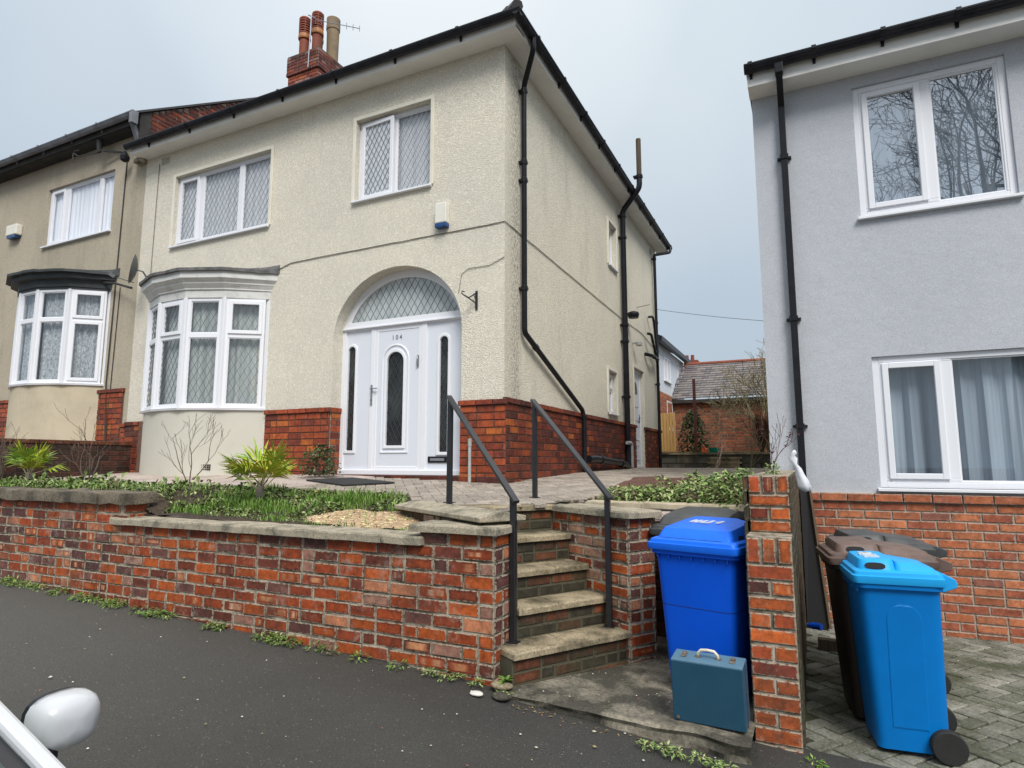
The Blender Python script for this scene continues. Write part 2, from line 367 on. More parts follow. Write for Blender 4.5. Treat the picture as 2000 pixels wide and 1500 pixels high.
M['boxwhite']=pm('ivory alarm box',(.78,.76,.68),(.68,.66,.58),5,rough=.4,bst=0)
M['boxblue']=pm('blue lens',(.01,.06,.20),rough=.3,bst=0)
M['orange']=pm('orange plastic',(.75,.12,.03),rough=.4,bst=0)
M['teal']=pm('teal plastic',(.0,.22,.17),rough=.4,bst=0)
M['mat_b']=pm('black rubber mat',(.012,.012,.013),(.03,.03,.03),20,rough=.85,bs=80,bst=.5)
M['litter']=pm('pale litter',(.62,.6,.55),rough=.8,bst=0)
M['vent']=pm('dark vent slots',(.05,.045,.04),rough=.9,bst=0)
# ------------------------------------------------------------------ bricks
PAL_OLD=[((.41,.085,.017),6),((.33,.060,.015),7),((.235,.046,.017),5),((.15,.038,.022),3.5),((.12,.045,.038),1.6),((.16,.065,.05),1.6),((.52,.20,.10),1.2),((.34,.17,.12),1)]
PAL_HOUSE=[((.36,.072,.022),5),((.31,.058,.02),5),((.24,.045,.02),3),((.16,.034,.02),2),((.42,.11,.022),2.5)]
PAL_SIDE=[((.12,.026,.017),5),((.18,.035,.018),5),((.27,.055,.018),3),((.085,.024,.018),3),((.36,.09,.02),1)]
PAL_GREY=[((.50,.17,.075),5),((.43,.13,.055),5),((.36,.10,.05),3),((.30,.11,.075),1.5)]
PAL_STEP=[((.075,.038,.02),4),((.13,.045,.02),3),((.04,.034,.022),5),((.22,.065,.025),.8)]
PAL_RIGHT=[((.50,.11,.024),5),((.40,.075,.022),4),((.24,.05,.028),2),((.11,.035,.03),1),((.52,.19,.09),1.5)]
PAL_REAR=[((.36,.10,.04),5),((.30,.075,.035),4),((.20,.06,.035),3)]
def pick(pal):
    s=sum(w for _,w in pal); r=random.random()*s
    for c,w in pal:
        r-=w
        if r<=0: break
    k=random.uniform(.85,1.15); return tuple(min(1,x*k) for x in c)
def overlaps(a0,a1,b0,b1,holes):
    for h in holes:
        if a0<h[1]-.001 and a1>h[0]+.001 and b0<h[3]-.001 and b1>h[2]+.001: return h
    return None
def bricks(mb,f,a0,a1,b0,b1,pal,front=0.0,H=.09,L=.235,m=.012,holes=(),jit=.002,depth=.02,hdr=.12,top=None,botf=None,rough=1.0,wear=True):
    """individual bricks laid on a wall face; front = d of the brick faces; counted down from the top course"""
    row=0; z=b1
    while z>b0+.01:
        z0=max(b0,z-H); 
        x=a0-(L/2 if row%2 else 0)
        while x<a1-.005:
            ln=L
            if random.random()<hdr: ln=L/2
            x0=max(a0,x); x1=min(a1,x+ln); x+=ln
            if x1-x0<.025: continue
            zt=z if top is None else min(z,top((x0+x1)/2))
            zb=z0 if botf is None else max(z0,botf((x0+x1)/2))
            if zt-zb<.03: continue
            h=overlaps(x0,x1,zb,zt,holes)
            if h:
                if x0<h[0]-.02 and x1>h[0]: x1=h[0]
                elif x1>h[1]+.02 and x0<h[1]: x0=h[1]
                else: continue
                if overlaps(x0,x1,zb,zt,holes): continue
            g=m/2; ia=x0+g+random.uniform(-1,1)*.0015; ib=x1-g+random.uniform(-1,1)*.0015
            ja=zb+g+random.uniform(-1,1)*.0015*rough; jb=zt-g+random.uniform(-1,1)*.0015*rough
            d=front+random.uniform(-1,1)*jit; ch=.005
            c=pick(pal)
            P=[f.p(ia,ja,d+depth),f.p(ib,ja,d+depth),f.p(ib,jb,d+depth),f.p(ia,jb,d+depth),
               f.p(ia,ja,d+ch),f.p(ib,ja,d+ch),f.p(ib,jb,d+ch),f.p(ia,jb,d+ch),
               f.p(ia+ch,ja+ch,d),f.p(ib-ch,ja+ch,d),f.p(ib-ch,jb-ch,d),f.p(ia+ch,jb-ch,d)]
            if wear and x1-x0>.06:
                k_=random.uniform(.28,1.0) if random.random()<.75 else 1.15; ed=tuple(x_*k_ for x_ in c); t_=random.uniform(.012,.026)
                if wear==1: ed=tuple(x_*max(.7,k_) for x_ in c)
                a_,b_,j_,l_=ia+ch,ib-ch,ja+ch,jb-ch
                I=[f.p(a_+t_,j_+t_*.8,d),f.p(b_-t_,j_+t_*.8,d),f.p(b_-t_,l_-t_*.8,d),f.p(a_+t_,l_-t_*.8,d)]; O_=P[8:]
                for k in range(4):
                    j=(k+1)%4; mb.faces([O_[k],O_[j],I[j],I[k]],[(0,1,2,3)],[ed+(0.0,),ed+(0.0,),c,c])
                if wear==2 and random.random()<.17:
                    n_=random.randint(4,7); lt=random.choice(((.62,.27,.12),(.55,.22,.10),(.60,.36,.22)))
                    pc=c
                    for k in range(n_):
                        u0,u1=k/n_,(k+1)/n_; nc=random.choice((c,lt,c,tuple((x_+y_)/2 for x_,y_ in zip(c,lt))))
                        mb.faces([I[0].lerp(I[1],u0),I[0].lerp(I[1],u1),I[3].lerp(I[2],u1),I[3].lerp(I[2],u0)],[(0,1,2,3)],[pc,nc,nc,pc]); pc=nc
                else: mb.faces(I,[(0,1,2,3)],c)
            else: mb.faces(P[8:],[(0,1,2,3)],c)
            fs=[]
            for k in range(4):
                j=(k+1)%4; fs+=[(k,j,4+j,4+k),(4+k,4+j,8+j,8+k)]
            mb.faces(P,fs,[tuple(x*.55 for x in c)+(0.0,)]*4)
        z-=H; row+=1
def wallface(mb,f,a0,a1,b0,b1,holes,d=0,rev=.22):
    """render face with openings and their reveals"""
    A=sorted(set([a0,a1]+[x for h in holes for x in h[:2]])); B=sorted(set([b0,b1]+[x for h in holes for x in h[2:]]))
    for i in range(len(A)-1):
        for j in range(len(B)-1):
            if overlaps(A[i],A[i+1],B[j],B[j+1],holes): continue
            mb.poly([f.p(A[i],B[j],d),f.p(A[i+1],B[j],d),f.p(A[i+1],B[j+1],d),f.p(A[i],B[j+1],d)])
    for h in holes:
        p,q,r,s=h
        mb.poly([f.p(p,r,d),f.p(p,s,d),f.p(p,s,d+rev),f.p(p,r,d+rev)]); mb.poly([f.p(q,r,d),f.p(q,r,d+rev),f.p(q,s,d+rev),f.p(q,s,d)])
        mb.poly([f.p(p,s,d),f.p(q,s,d),f.p(q,s,d+rev),f.p(p,s,d+rev)]); mb.poly([f.p(p,r,d),f.p(p,r,d+rev),f.p(q,r,d+rev),f.p(q,r,d)])
# ------------------------------------------------------------------ windows
def clipline(p,dv,poly):
    t0,t1=-1e9,1e9; n=len(poly)
    area=sum(poly[i][0]*poly[(i+1)%n][1]-poly[(i+1)%n][0]*poly[i][1] for i in range(n))
    sg=1 if area>0 else -1
    for i in range(n):
        a=poly[i]; b=poly[(i+1)%n]; ex,ey=b[0]-a[0],b[1]-a[1]; nx,ny=-ey*sg,ex*sg
        den=nx*dv[0]+ny*dv[1]; num=nx*(p[0]-a[0])+ny*(p[1]-a[1])
        if abs(den)<1e-9:
            if num<0: return None
            continue
        t=-num/den
        if den>0: t0=max(t0,t)
        else: t1=min(t1,t)
    return (t0,t1) if t1>t0+.01 else None
def lattice(f,poly,d,w,h,mat,parent,lw=.0048):
    """diamond leading: cells w wide and h tall"""
    mb=MB(); xs=[p[0] for p in poly]; ys=[p[1] for p in poly]; ln=math.hypot(w,h)
    for sg in (1,-1):
        dv=(w/ln,sg*h/ln); k=-60
        x0=min(xs); y0=(min(ys)+max(ys))/2
        span=(max(xs)-min(xs))+(max(ys)-min(ys))*w/h
        nn=int(span/w)+3
        for k in range(-nn,nn+1):
            p=(x0+k*w+.37*w,y0)
            r=clipline(p,dv,poly)
            if not r: continue
            a=(p[0]+dv[0]*r[0],p[1]+dv[1]*r[0]); b=(p[0]+dv[0]*r[1],p[1]+dv[1]*r[1])
            nx,ny=-dv[1]*lw/2,dv[0]*lw/2
            mb.plate(f,[(a[0]-nx,a[1]-ny),(b[0]-nx,b[1]-ny),(b[0]+nx,b[1]+ny),(a[0]+nx,a[1]+ny)],d-.003-(0.0012 if sg>0 else 0),d+.001)
    if mb.f: return mb.build('lead_lattice',mat,parent)
def curtain(f,a0,a1,b0,b1,d,amp,n,mat,parent,name='curtain'):
    mb=MB(); base=0; cols=max(8,int(n*8)); ph=random.random()*6
    pts=[]
    for i in range(cols+1):
        a=a0+(a1-a0)*i/cols; x=(a-a0)/(a1-a0)*n*2*math.pi+ph
        dd=d+amp*(math.sin(x)+.45*math.sin(2.3*x+1)+.3*math.sin(.37*x))
        pts.append((a,dd))
    for i in range(cols):
        (p,dp),(q,dq)=pts[i],pts[i+1]
        mb.poly([f.p(p,b0,dp),f.p(q,b0,dq),f.p(q,b1,dq*.5+d*.5),f.p(p,b1,dp*.5+d*.5)])
    return mb.build(name,mat,parent,smooth=True)
def window(f,parent,a0,a1,b0,b1,lights,rec=.07,fw=.05,pmat='pane',cmat='net',lead=None,leadm='lead',folds=0,amp=.010,sill=.03,frame='upvc',depth=.05,name='window',cdepth=.065,sillout=.05):
    """lights: (a0,a1,b0,b1,opening)"""
    mb=MB(); mb.frame(f,a0,a1,b0,b1,fw,rec,rec+depth)
    # mullions and transoms: fill between lights
    ls=sorted(lights)
    edges=[]
    for l in ls:
        pass
    win=mb
    for l in ls:
        la0,la1,lb0,lb1,op=l
    # solid bars: all cells of the inner area not covered by lights
    A=sorted(set([a0+fw,a1-fw]+[x for l in ls for x in l[:2]])); B=sorted(set([b0+fw,b1-fw]+[x for l in ls for x in l[2:4]]))
    hl=[(l[0],l[1],l[2],l[3]) for l in ls]
    for i in range(len(A)-1):
        for j in range(len(B)-1):
            if A[i+1]-A[i]<.001 or B[j+1]-B[j]<.001: continue
            if overlaps(A[i],A[i+1],B[j],B[j+1],hl): continue
            mb.fbox(f,A[i],A[i+1],B[j],B[j+1],rec+.002,rec+depth-.002)
    w=mb.build(name,M[frame],parent,bevel=.004,seg=1)
    for la0,la1,lb0,lb1,op in ls:
        if op:
            sm=MB(); sm.frame(f,la0-.012,la1+.012,lb0-.012,lb1+.012,.055,rec-.018,rec+.03); sm.build('casement',M[frame],w,bevel=.005,seg=1)
            ia0,ia1,ib0,ib1=la0+.04,la1-.04,lb0+.04,lb1-.04
            gd=rec+.015
        else:
            sm=MB(); sm.frame(f,la0,la1,lb0,lb1,.012,rec+.012,rec+.03); sm.build('glazing_bead',M[frame],w)
            ia0,ia1,ib0,ib1=la0+.01,la1-.01,lb0+.01,lb1-.01
            gd=rec+.028
        g=MB(); g.poly([f.p(ia0,ib0,gd),f.p(ia1,ib0,gd),f.p(ia1,ib1,gd),f.p(ia0,ib1,gd)]); g.build('pane',M[pmat],w)
        if lead: lattice(f,[(ia0,ib0),(ia1,ib0),(ia1,ib1),(ia0,ib1)],gd,lead[0],lead[1],M[leadm],w)
    if cmat:
        n=folds or (a1-a0)*7
        curtain(f,a0+.01,a1-.01,b0+.01,b1-.01,rec+cdepth,amp,n,M[cmat],w)
    if sill:
        sm=MB(); sm.fbox(f,a0-.03,a1+.03,b0-sill,b0,-sillout,rec+.01); sm.build('window_sill',M[frame],w,bevel=.004,seg=1)
    return w
def casing(f,parent,a0,a1,b0,b1,w,mat,out=.022):
    mb=MB(); mb.fbox(f,a0-w,a0,b0,b1+w,-out,.0); mb.fbox(f,a1,a1+w,b0,b1+w,-out,.0); mb.fbox(f,a0,a1,b1,b1+w,-out,.0)
    return mb.build('window_surround',mat,parent,bevel=.004,seg=1)
# ------------------------------------------------------------------ levels
def zt(x,y):   # front terrace
    return interp(y,[-2.6,-1.5,0,.6,3,6,9],[-.15,-.085,0,.03,.10,.13,.12])+.08*max(0,min(1,-x/2.6))
def zp(x,y=0):   # pavement
    return interp(x,[-14,-4.4,1.2,1.6,2.8,4,9],[-.60,-.95,-1.15,-1.205,-1.285,-1.345,-1.52])
zd=-1.33         # neighbour's drive
U=V((-.848,.530,0)); W=V((.530,.848,0)); B1=V((2.0,-2.03,0)); OL=V((1.5,-2.84,0))
def inpoly(x,y,P):
    r=False; n=len(P)
    for i in range(n):
        a,b=P[i],P[(i+1)%n]
        if (a[1]>y)!=(b[1]>y) and x<(b[0]-a[0])*(y-a[1])/(b[1]-a[1])+a[0]: r=not r
    return r
def sheet(name,P,zf,step,mat,dz=0):
    """height sheet over the polygon P (cells whose centre is inside), with rough relief"""
    mb=MB(); xs=[p[0] for p in P]; ys=[p[1] for p in P]
    nx=int((max(xs)-min(xs))/step)+1; ny=int((max(ys)-min(ys))/step)+1; x0=min(xs); y0=min(ys)
    idx={}
    for i in range(nx):
        for j in range(ny):
            if not inpoly(x0+(i+.5)*step,y0+(j+.5)*step,P): continue
            q=[]
            for a,b in ((i,j),(i+1,j),(i+1,j+1),(i,j+1)):
                if (a,b) not in idx:
                    x,y=x0+a*step,y0+b*step; idx[(a,b)]=len(mb.v); mb.v.append(V((x,y,zf(x,y)+dz)))
                q.append(idx[(a,b)])
            mb.f.append(tuple(q)); mb.c.append(None)
    return mb.build(name,mat,None,smooth=True)
TER=[(-12,-1.5),(-.3,-1.5),(.1,-1.95),(.72,-2.36),(1.24,-1.56),(1.44,-1.2),(1.44,.45),(2.86,.45),(2.86,9.6),(0,9.6),(-.05,8.6),(-.05,.05),(-12,.05)]
g=MB(); g.poly([(-300,-300,-2.2),(300,-300,-2.2),(300,300,-2.2),(-300,300,-2.2)]); tag(g.build('ground',M['soil']),kind='structure')
tag(sheet('road',[(-16,-14),(14,-14),(14,-5.3),(-16,-5.3)],lambda x,y:zp(x)-.11,.8,M['asphalt']),kind='structure')
tag(sheet('pavement',[(-14,-5.2),(12,-5.2),(12,-2.6),(-14,-2.6)],lambda x,y:zp(x)+.008*mn.noise(V((x*1.3,y*1.3,0)))+.02*max(0,(y+3.1)),.1,M['asphalt']),kind='structure')
k=MB()
for i in range(28):
    x=-14+i*.92; k.hexa([(x,-5.32,zp(x)-.2),(x+.91,-5.32,zp(x+.9)-.2),(x+.91,-5.18,zp(x+.9)-.2),(x,-5.18,zp(x)-.2),(x,-5.32,zp(x)+.004),(x+.91,-5.32,zp(x+.9)+.004),(x+.91,-5.18,zp(x+.9)+.006),(x,-5.18,zp(x)+.006)])
tag(k.build('kerb',M['coping'],bevel=.01),kind='structure')
tag(sheet('terrace',TER,zt,.06,M['pave_base'],-.006),kind='structure')
# herringbone pavers on the terrace
def herring(name,P,zf,mat,L,pal,ang,th=.05,gap=.004,dz=.0,jit=.0015,sub=None):
    mb=MB(); ca,sa=math.cos(ang),math.sin(ang); Wd=L/2
    xs=[p[0] for p in P]; ys=[p[1] for p in P]; cx,cy=(min(xs)+max(xs))/2,(min(ys)+max(ys))/2
    rad=math.hypot(max(xs)-min(xs),max(ys)-min(ys))/2/Wd; K=int(rad)+2
    for m in range(-K*1,K+1):
        for n in range(-K,K+1):
            ox,oy=m+2*n,m-2*n
            if abs(ox)>rad+2 or abs(oy)>rad+2: continue
            for (x0,x1,y0,y1) in ((0,2,0,1),(2,3,-1,1)):
                qx=(ox+(x0+x1)/2)*Wd; qy=(oy+(y0+y1)/2)*Wd
                X=cx+qx*ca-qy*sa; Y=cy+qx*sa+qy*ca
                if not inpoly(X,Y,P): continue
                if sub and not sub(X,Y): continue
                c=pick(pal); g2=gap/2; ch=.004; P8=[]
                h=random.uniform(-1,1)*jit+dz
                for inset,dd in ((0,-.03),(0,-ch),(ch,0)):
                    for (u,v) in ((x0*Wd+g2+inset,y0*Wd+g2+inset),(x1*Wd-g2-inset,y0*Wd+g2+inset),(x1*Wd-g2-inset,y1*Wd-g2-inset),(x0*Wd+g2+inset,y1*Wd-g2-inset)):
                        u+=ox*Wd; v+=oy*Wd
                        XX=cx+u*ca-v*sa; YY=cy+u*sa+v*ca
                        P8.append((XX,YY,zf(XX,YY)+h+dd))
                fs=[(8,9,10,11)]
                for k in range(4):
                    j=(k+1)%4; fs+=[(k,j,4+j,4+k),(4+k,4+j,8+j,8+k)]
                mb.faces(P8,fs,c)
    return mb.build(name,mat)
PALP=[((.355,.305,.255),5),((.385,.33,.275),4),((.32,.272,.228),3),((.28,.24,.20),1.5)]
TP=[(-1.9,-1.42),(-.3,-1.45),(.1,-1.93),(.72,-2.34),(1.22,-1.56),(1.42,-1.2),(1.42,.42),(2.84,.42),(2.84,6.5),(.0,6.5),(0,-.02),(-1.9,-.02)]
tag(herring('paving',TP,zt,M['paver'],.215,PALP,R(38),dz=.006,gap=.005),kind='structure')
sl=MB()
x=-12
while x<-1.9:
    x2=min(x+1.35,-1.9)
    sl.hexa([(x+.008,-1.5,zt(x,-1.5)-.08),(x2-.008,-1.5,zt(x2,-1.5)-.08),(x2-.008,.05,zt(x2,0)-.08),(x+.008,.05,zt(x,0)-.08),(x+.008,-1.5,zt(x,-1.5)+.008),(x2-.008,-1.5,zt(x2,-1.5)+.008),(x2-.008,.05,zt(x2,0)+.008),(x+.008,.05,zt(x,0)+.008)]); x=x2
tag(sl.build('path',M['concrete_p'],bevel=.008),kind='structure')
# concrete landing at the foot of the steps
def zl(x,y): return -1.152-.018*(x-1.5)+.012*mn.noise(V((x*3,y*3,1)))
P=[(1.42,-2.98),(2.86,-3.05),(2.86,-1.2),(1.9,-1.2),(1.35,-2.3),(1.38,-2.75)]
ld=MB(); nx,ny=58,72
def lfy(x): return -2.93-.05*mn.noise(V((x*4,3,0)))-.03*(x-1.5)
for i in range(nx):
    for j in range(ny):
        x0,x1=1.3+i*.027,1.3+(i+1)*.027
        def yy(x,j): 
            f0=lfy(x); return f0+(-1.15-f0)*j/ny
        q=[(x0,yy(x0,j)),(x1,yy(x1,j)),(x1,yy(x1,j+1)),(x0,yy(x0,j+1))]
        if x0<1.42 and yy(x0,j)<-2.72: continue
        ld.poly([(a,b,zl(a,b)-(0.012 if j==0 and b<lfy(a)+.01 else 0)) for a,b in q])
    x0,x1=1.3+i*.027,1.3+(i+1)*.027
    for k in range(5):
        def fy(x,k): return lfy(x)+ (0.012+.02*mn.noise(V((x*9,k*1.3,5))) if k>0 else 0)
        ld.poly([(x0,fy(x0,k),zl(x0,lfy(x0))-k*.035-(0 if k else .012)),(x0,fy(x0,k+1),zl(x0,lfy(x0))-(k+1)*.035),(x1,fy(x1,k+1),zl(x1,lfy(x1))-(k+1)*.035),(x1,fy(x1,k),zl(x1,lfy(x1))-k*.035-(0 if k else .012))])
tag(ld.build('landing',M['landing'],smooth=True),kind='structure')
# beds
def zbR(x,y): return interp(y,[-2.66,-2.3,-1.75,-1.5],[-.29,-.24,-.13,-.095])+.035*mn.noise(V((x*2.5,y*2.5,0)))+.05*max(0,min(1,-x/2.6))
tag(sheet('flower_bed',[(-2.5,-2.66),(.75,-2.66),(1.0,-2.6),(.5,-2.15),(-.05,-1.85),(-.25,-1.42),(-2.5,-1.42)],zbR,.05,M['soil']),kind='structure')
tag(sheet('raised_bed',[(-12,-2.66),(-2.2,-2.66),(-2.2,-1.42),(-12,-1.42)],lambda x,y: interp(x,[-2.75,-2.25],[-.045+.03*mn.noise(V((x*2.5,y*2.5,0)))+interp(y,[-2.66,-2.2,-1.5],[-.05,0,0]),zbR(x,y)-.02]),.06,M['soil']),kind='structure')
def zb2(x,y): return interp(y,[-1.25,-1.0,-.3,.5],[-.13,-.08,.0,.085])+.02*mn.noise(V((x*4,y*4,2)))
tag(sheet('planting_bed',[(1.40,-1.15),(2.88,-1.15),(2.88,.5),(1.40,.5)],zb2,.05,M['redsoil']),kind='structure')
# drive
tag(sheet('driveway',[(3.05,-2.95),(12,-2.95),(12,.7),(3.05,.7)],lambda x,y:zd,.3,M['mossjoint'],-.012),kind='structure')
PALD=[((.24,.235,.20),5),((.19,.19,.155),4),((.29,.28,.235),3),((.14,.145,.11),2)]
tag(herring('drive_paving',[(3.1,-2.95),(6.2,-2.95),(6.2,.66),(3.1,.66)],lambda x,y:zd,M['gpaver'],.21,PALD,R(-38),gap=.012,jit=.004),kind='structure')
# back garden lawn
tag(sheet('lawn',[(-4,10.0),(9,10.0),(9,30),(-4,30)],lambda x,y:.5+.02*(y-10),.8,M['lawn']),kind='structure')
# ------------------------------------------------------------------ main house
FF=F((0,0,0),(1,0,0),(0,1,0)); FS=F((0,0,0),(0,1,0),(-1,0,0))
house=thing('pebbledash_house','cream pebbledash house with arched doorway, bay window and red brick plinth','house',(-3.5,4.3,0))
XL=-7.06; ZW=5.62
m=MB()
hA=(-6.23,-4.02,3.83,5.06); hB=(-2.36,-1.10,3.89,5.10)
# door arch outline
ax,aw,asz,arise=-1.625,1.03,1.93,.92
def arc(t,aw=aw,ri=arise): return (ax-aw*math.cos(t),asz+ri*math.sin(t))
nA=28; AP=[arc(math.pi*i/nA) for i in range(nA+1)]
wallface(m,FF,XL,ax-aw,-.3,ZW,[hA,(-2.36,ax-aw,0,0)] ,rev=.2) if False else None
# split the facade into strips so the arch can be cut
wallface(m,FF,XL,-2.655,-.3,3.2,[],rev=.2)
wallface(m,FF,-.595,0,-.3,3.2,[],rev=.2)
wallface(m,FF,XL,0,3.2,ZW,[hA,hB],rev=.16)
for i in range(nA):
    (xa,za),(xb,zb)=AP[i],AP[i+1]
    m.poly([FF.p(xa,za,0),FF.p(xb,zb,0),FF.p(xb,3.2,0),FF.p(xa,3.2,0)])
    m.poly([FF.p(xa,za,0),FF.p(xa,za,.3),FF.p(xb,zb,.3),FF.p(xb,zb,0)])
for xx in (ax-aw,ax+aw): m.poly([FF.p(xx,-.3,0),FF.p(xx,asz,0),FF.p(xx,asz,.3),FF.p(xx,-.3,.3)])
m.build('front_wall',M['dash'],house)
m=MB(); YE=8.62
hS1=(4.44,4.96,3.98,4.84); hS2=(4.26,4.80,1.14,1.93); hSD=(6.14,6.98,.12,2.24)
wallface(m,FS,0,YE,-.3,ZW,[hS1,hS2,hSD],rev=.16)
m.build('side_wall',M['dash_side'],house)
m=MB(); m.box(XL+.02,-.02,YE-.2,YE,-.3,ZW); m.box(XL+.02,XL+.2,.2,YE-.2,-.3,ZW); m.build('rear_wall',M['dash'],house)
# plinth
m=MB(); mo=MB(); cap=MB(); mo2=MB(); bs=MB()
def flush():
    global m,mo,cap
    p_=m.build('brick_plinth',M['brick_h'],house); mo.build('plinth_mortar',M['mortar_d'],p_); cap.build('plinth_cap',M['brick_h'],p_); m=MB(); mo=MB(); cap=MB(); return p_
for a0,a1 in ((-3.86,-2.655),(-.595,0.0)):
    mo.fbox(FF,a0,a1+(0.016 if a1==0 else 0),-.3,.93,-.016,-.001)
    bricks(m,FF,a0,a1+(0.028 if a1==0 else 0),-.06,.93,PAL_HOUSE,front=-.028,depth=.02,m=.008,hdr=.25)
    bricks(cap,FF,a0-.0,a1+(.05 if a1==0 else .03),.93,1.0,PAL_HOUSE,front=-.055,H=.07,L=.23,m=.007,depth=.06)
    xx,sg=((ax-aw,1) if a0<-1 else (ax+aw,-1))
    fr=F((xx,0,0),(0,1,0),(-sg,0,0)); bricks(m,fr,-.0,.2,-.06,.93,PAL_HOUSE,front=-.012,depth=.02,m=.008); bricks(cap,fr,-.03,.2,.93,1.0,PAL_HOUSE,front=-.03,H=.07,m=.007,depth=.05); flush()
hSp=(6.14,6.98,.0,2.24)
for a0,a1 in ((0,6.14),(6.98,8.6)):
    mo.fbox(FS,a0,a1,-.3,.95,-.016,-.001)
    bricks(m,FS,a0-.02,a1,-.06,.95,PAL_SIDE,front=-.028,depth=.02,m=.008,hdr=.25)
    bricks(cap,FS,a0-.04,a1,.95,1.02,PAL_SIDE,front=-.055,H=.07,m=.007,depth=.06); pl=flush()
# dark base course
m=MB(); bricks(m,FF,ax+aw,0.05,-.05,.085,PAL_SIDE,front=-.05,H=.135,depth=.05,m=.006); m.build('base_course',M['brick_h'],pl); m=MB(); bricks(m,FF,-3.86,ax-aw,-.05,.12,PAL_SIDE,front=-.045,H=.17,depth=.05,m=.006); m.build('base_course',M['brick_h'],pl)
m=MB(); bricks(m,FF,-2.6,-.62,-.06,.085,PAL_SIDE,front=.10,depth=.1,H=.15,L=.23,m=.006); m.fbox(FF,ax-aw,ax+aw,-.3,.07,.13,.3); m.build('doorstep',M['brick_h'],house)
# first floor windows
casing(FF,house,*hA,.055,M['render_cream']); casing(FF,house,*hB,.055,M['render_cream'])
window(FF,house,*hA,[(-6.17,-5.72,3.90,5.0,1),(-5.60,-4.78,3.90,5.0,0),(-4.68,-4.09,3.90,5.0,0)],rec=.06,fw=.055,lead=(.095,.16),cmat='net',leadm='leadpale',pmat='pane')
wB=window(FF,house,*hB,[(-1.71,-1.155,3.95,5.04,0),(-2.28,-1.80,3.96,5.03,0)],rec=.075,fw=.055,lead=(.085,.145),cmat='net',leadm='leadpale',folds=5)
# the left casement of that window stands ajar
fo=F((-2.31,.03,0),(math.cos(R(3)),-math.sin(R(3)),0),(math.sin(R(3)),math.cos(R(3)),0))
m=MB(); m.frame(fo,.0,.57,3.92,5.06,.058,.02,.065); cs=m.build('open_casement',M['upvc'],wB,bevel=.005,seg=1)
g=MB(); g.fbox(fo,.05,.52,3.97,5.01,.05,.054); g.build('pane',M['net'],wB)
g=MB(); g.poly([fo.p(.05,3.97,.045),fo.p(.52,3.97,.045),fo.p(.52,5.01,.045),fo.p(.05,5.01,.045)]); g.build('pane',M['pane'],wB)
lattice(fo,[(.055,3.975),(.515,3.975),(.515,5.005),(.055,5.005)],.044,.085,.145,M['leadpale'],wB)
# side windows
casing(FS,house,*hS1,.06,M['render_cream'],.03); window(FS,house,*hS1,[(4.50,4.90,4.04,4.78,0)],rec=.07,cmat='net_g',pmat='pane')
casing(FS,house,*hS2,.06,M['render_cream'],.03); window(FS,house,*hS2,[(4.32,4.74,1.62,1.87,1),(4.32,4.74,1.20,1.56,0)],rec=.07,cmat='net_g',pmat='pane')
# side door
casing(FS,house,*hSD,.05,M['render_cream'],.02)
m=MB(); m.frame(FS,*hSD,.06,.06,.13); sd=m.build('side_door',M['upvc'],house,bevel=.004,seg=1)
m=MB(); m.fbox(FS,6.2,6.92,.18,2.18,.08,.12)
for b0,b1 in ((.3,.62),(.72,1.04),(1.14,1.46)): m.frame(FS,6.32,6.8,b0,b1,.02,.07,.08)
sp=m.build('door_leaf',M['upvc_d'],sd,bevel=.003,seg=1)
pol=[(6.56+.17*math.cos(math.pi*i/12),1.72+.26*math.sin(math.pi*i/12)) for i in range(13)]
m=MB(); m.plate(FS,pol,.072,.085); m.build('door_glass',M['dglass'],sd)
m=MB(); m.fbox(FS,6.8,6.83,1.1,1.28,.06,.08); m.bar(FS.p(6.815,1.2,.05),FS.p(6.72,1.2,.05),.015,.02); m.build('door_handle',M['blackpaint'],sd)
# ---- front door screen
ds=.19
door=MB()
oL,oR=ax-aw,ax+aw
# frame verticals and rails
for a,b in ((oL,oL+.07),(-2.15,-2.08),(-1.315,-1.235),(oR-.06,oR)): door.fbox(FF,a,b,.085,2.08,ds,ds+.08)
door.fbox(FF,oL,oR,2.08,2.20,ds-.005,ds+.08); door.fbox(FF,oL-.0,oR,2.095,2.12,ds-.03,ds)
door.fbox(FF,oL,oR,.085,.15,ds-.02,ds+.085)
fan_o=[]; fan_i=[]
def eb(k,rx,rz,z0):
    pts=[]
    t0=math.asin(max(-1,min(1,(z0-asz)/rz)))
    for i in range(25):
        t=t0+(math.pi-2*t0)*i/24; pts.append((ax-rx*math.cos(t),asz+rz*math.sin(t)))
    return pts
fo_=eb(0,aw+.01,arise+.01,2.20); fi_=eb(0,aw-.10,arise-.10,2.20)
door.ring(FF,fo_,fi_,ds,ds+.08)
dr=door.build('front_door_screen',M['upvc'],house,bevel=.006,seg=2)
m=MB(); m.plate(FF,fi_,ds+.035,ds+.04); m.build('fanlight',M['fan_g'],dr); lattice(FF,fi_,ds+.034,.105,.17,M['leadpale'],dr,.006)
def capsule(cx,w,b0,b1,n=14):
    r=w/2; return [(cx-r,b0),(cx+r,b0)]+[(cx+r*math.cos(math.pi*i/n),b1-r+r*math.sin(math.pi*i/n)) for i in range(n+1)]
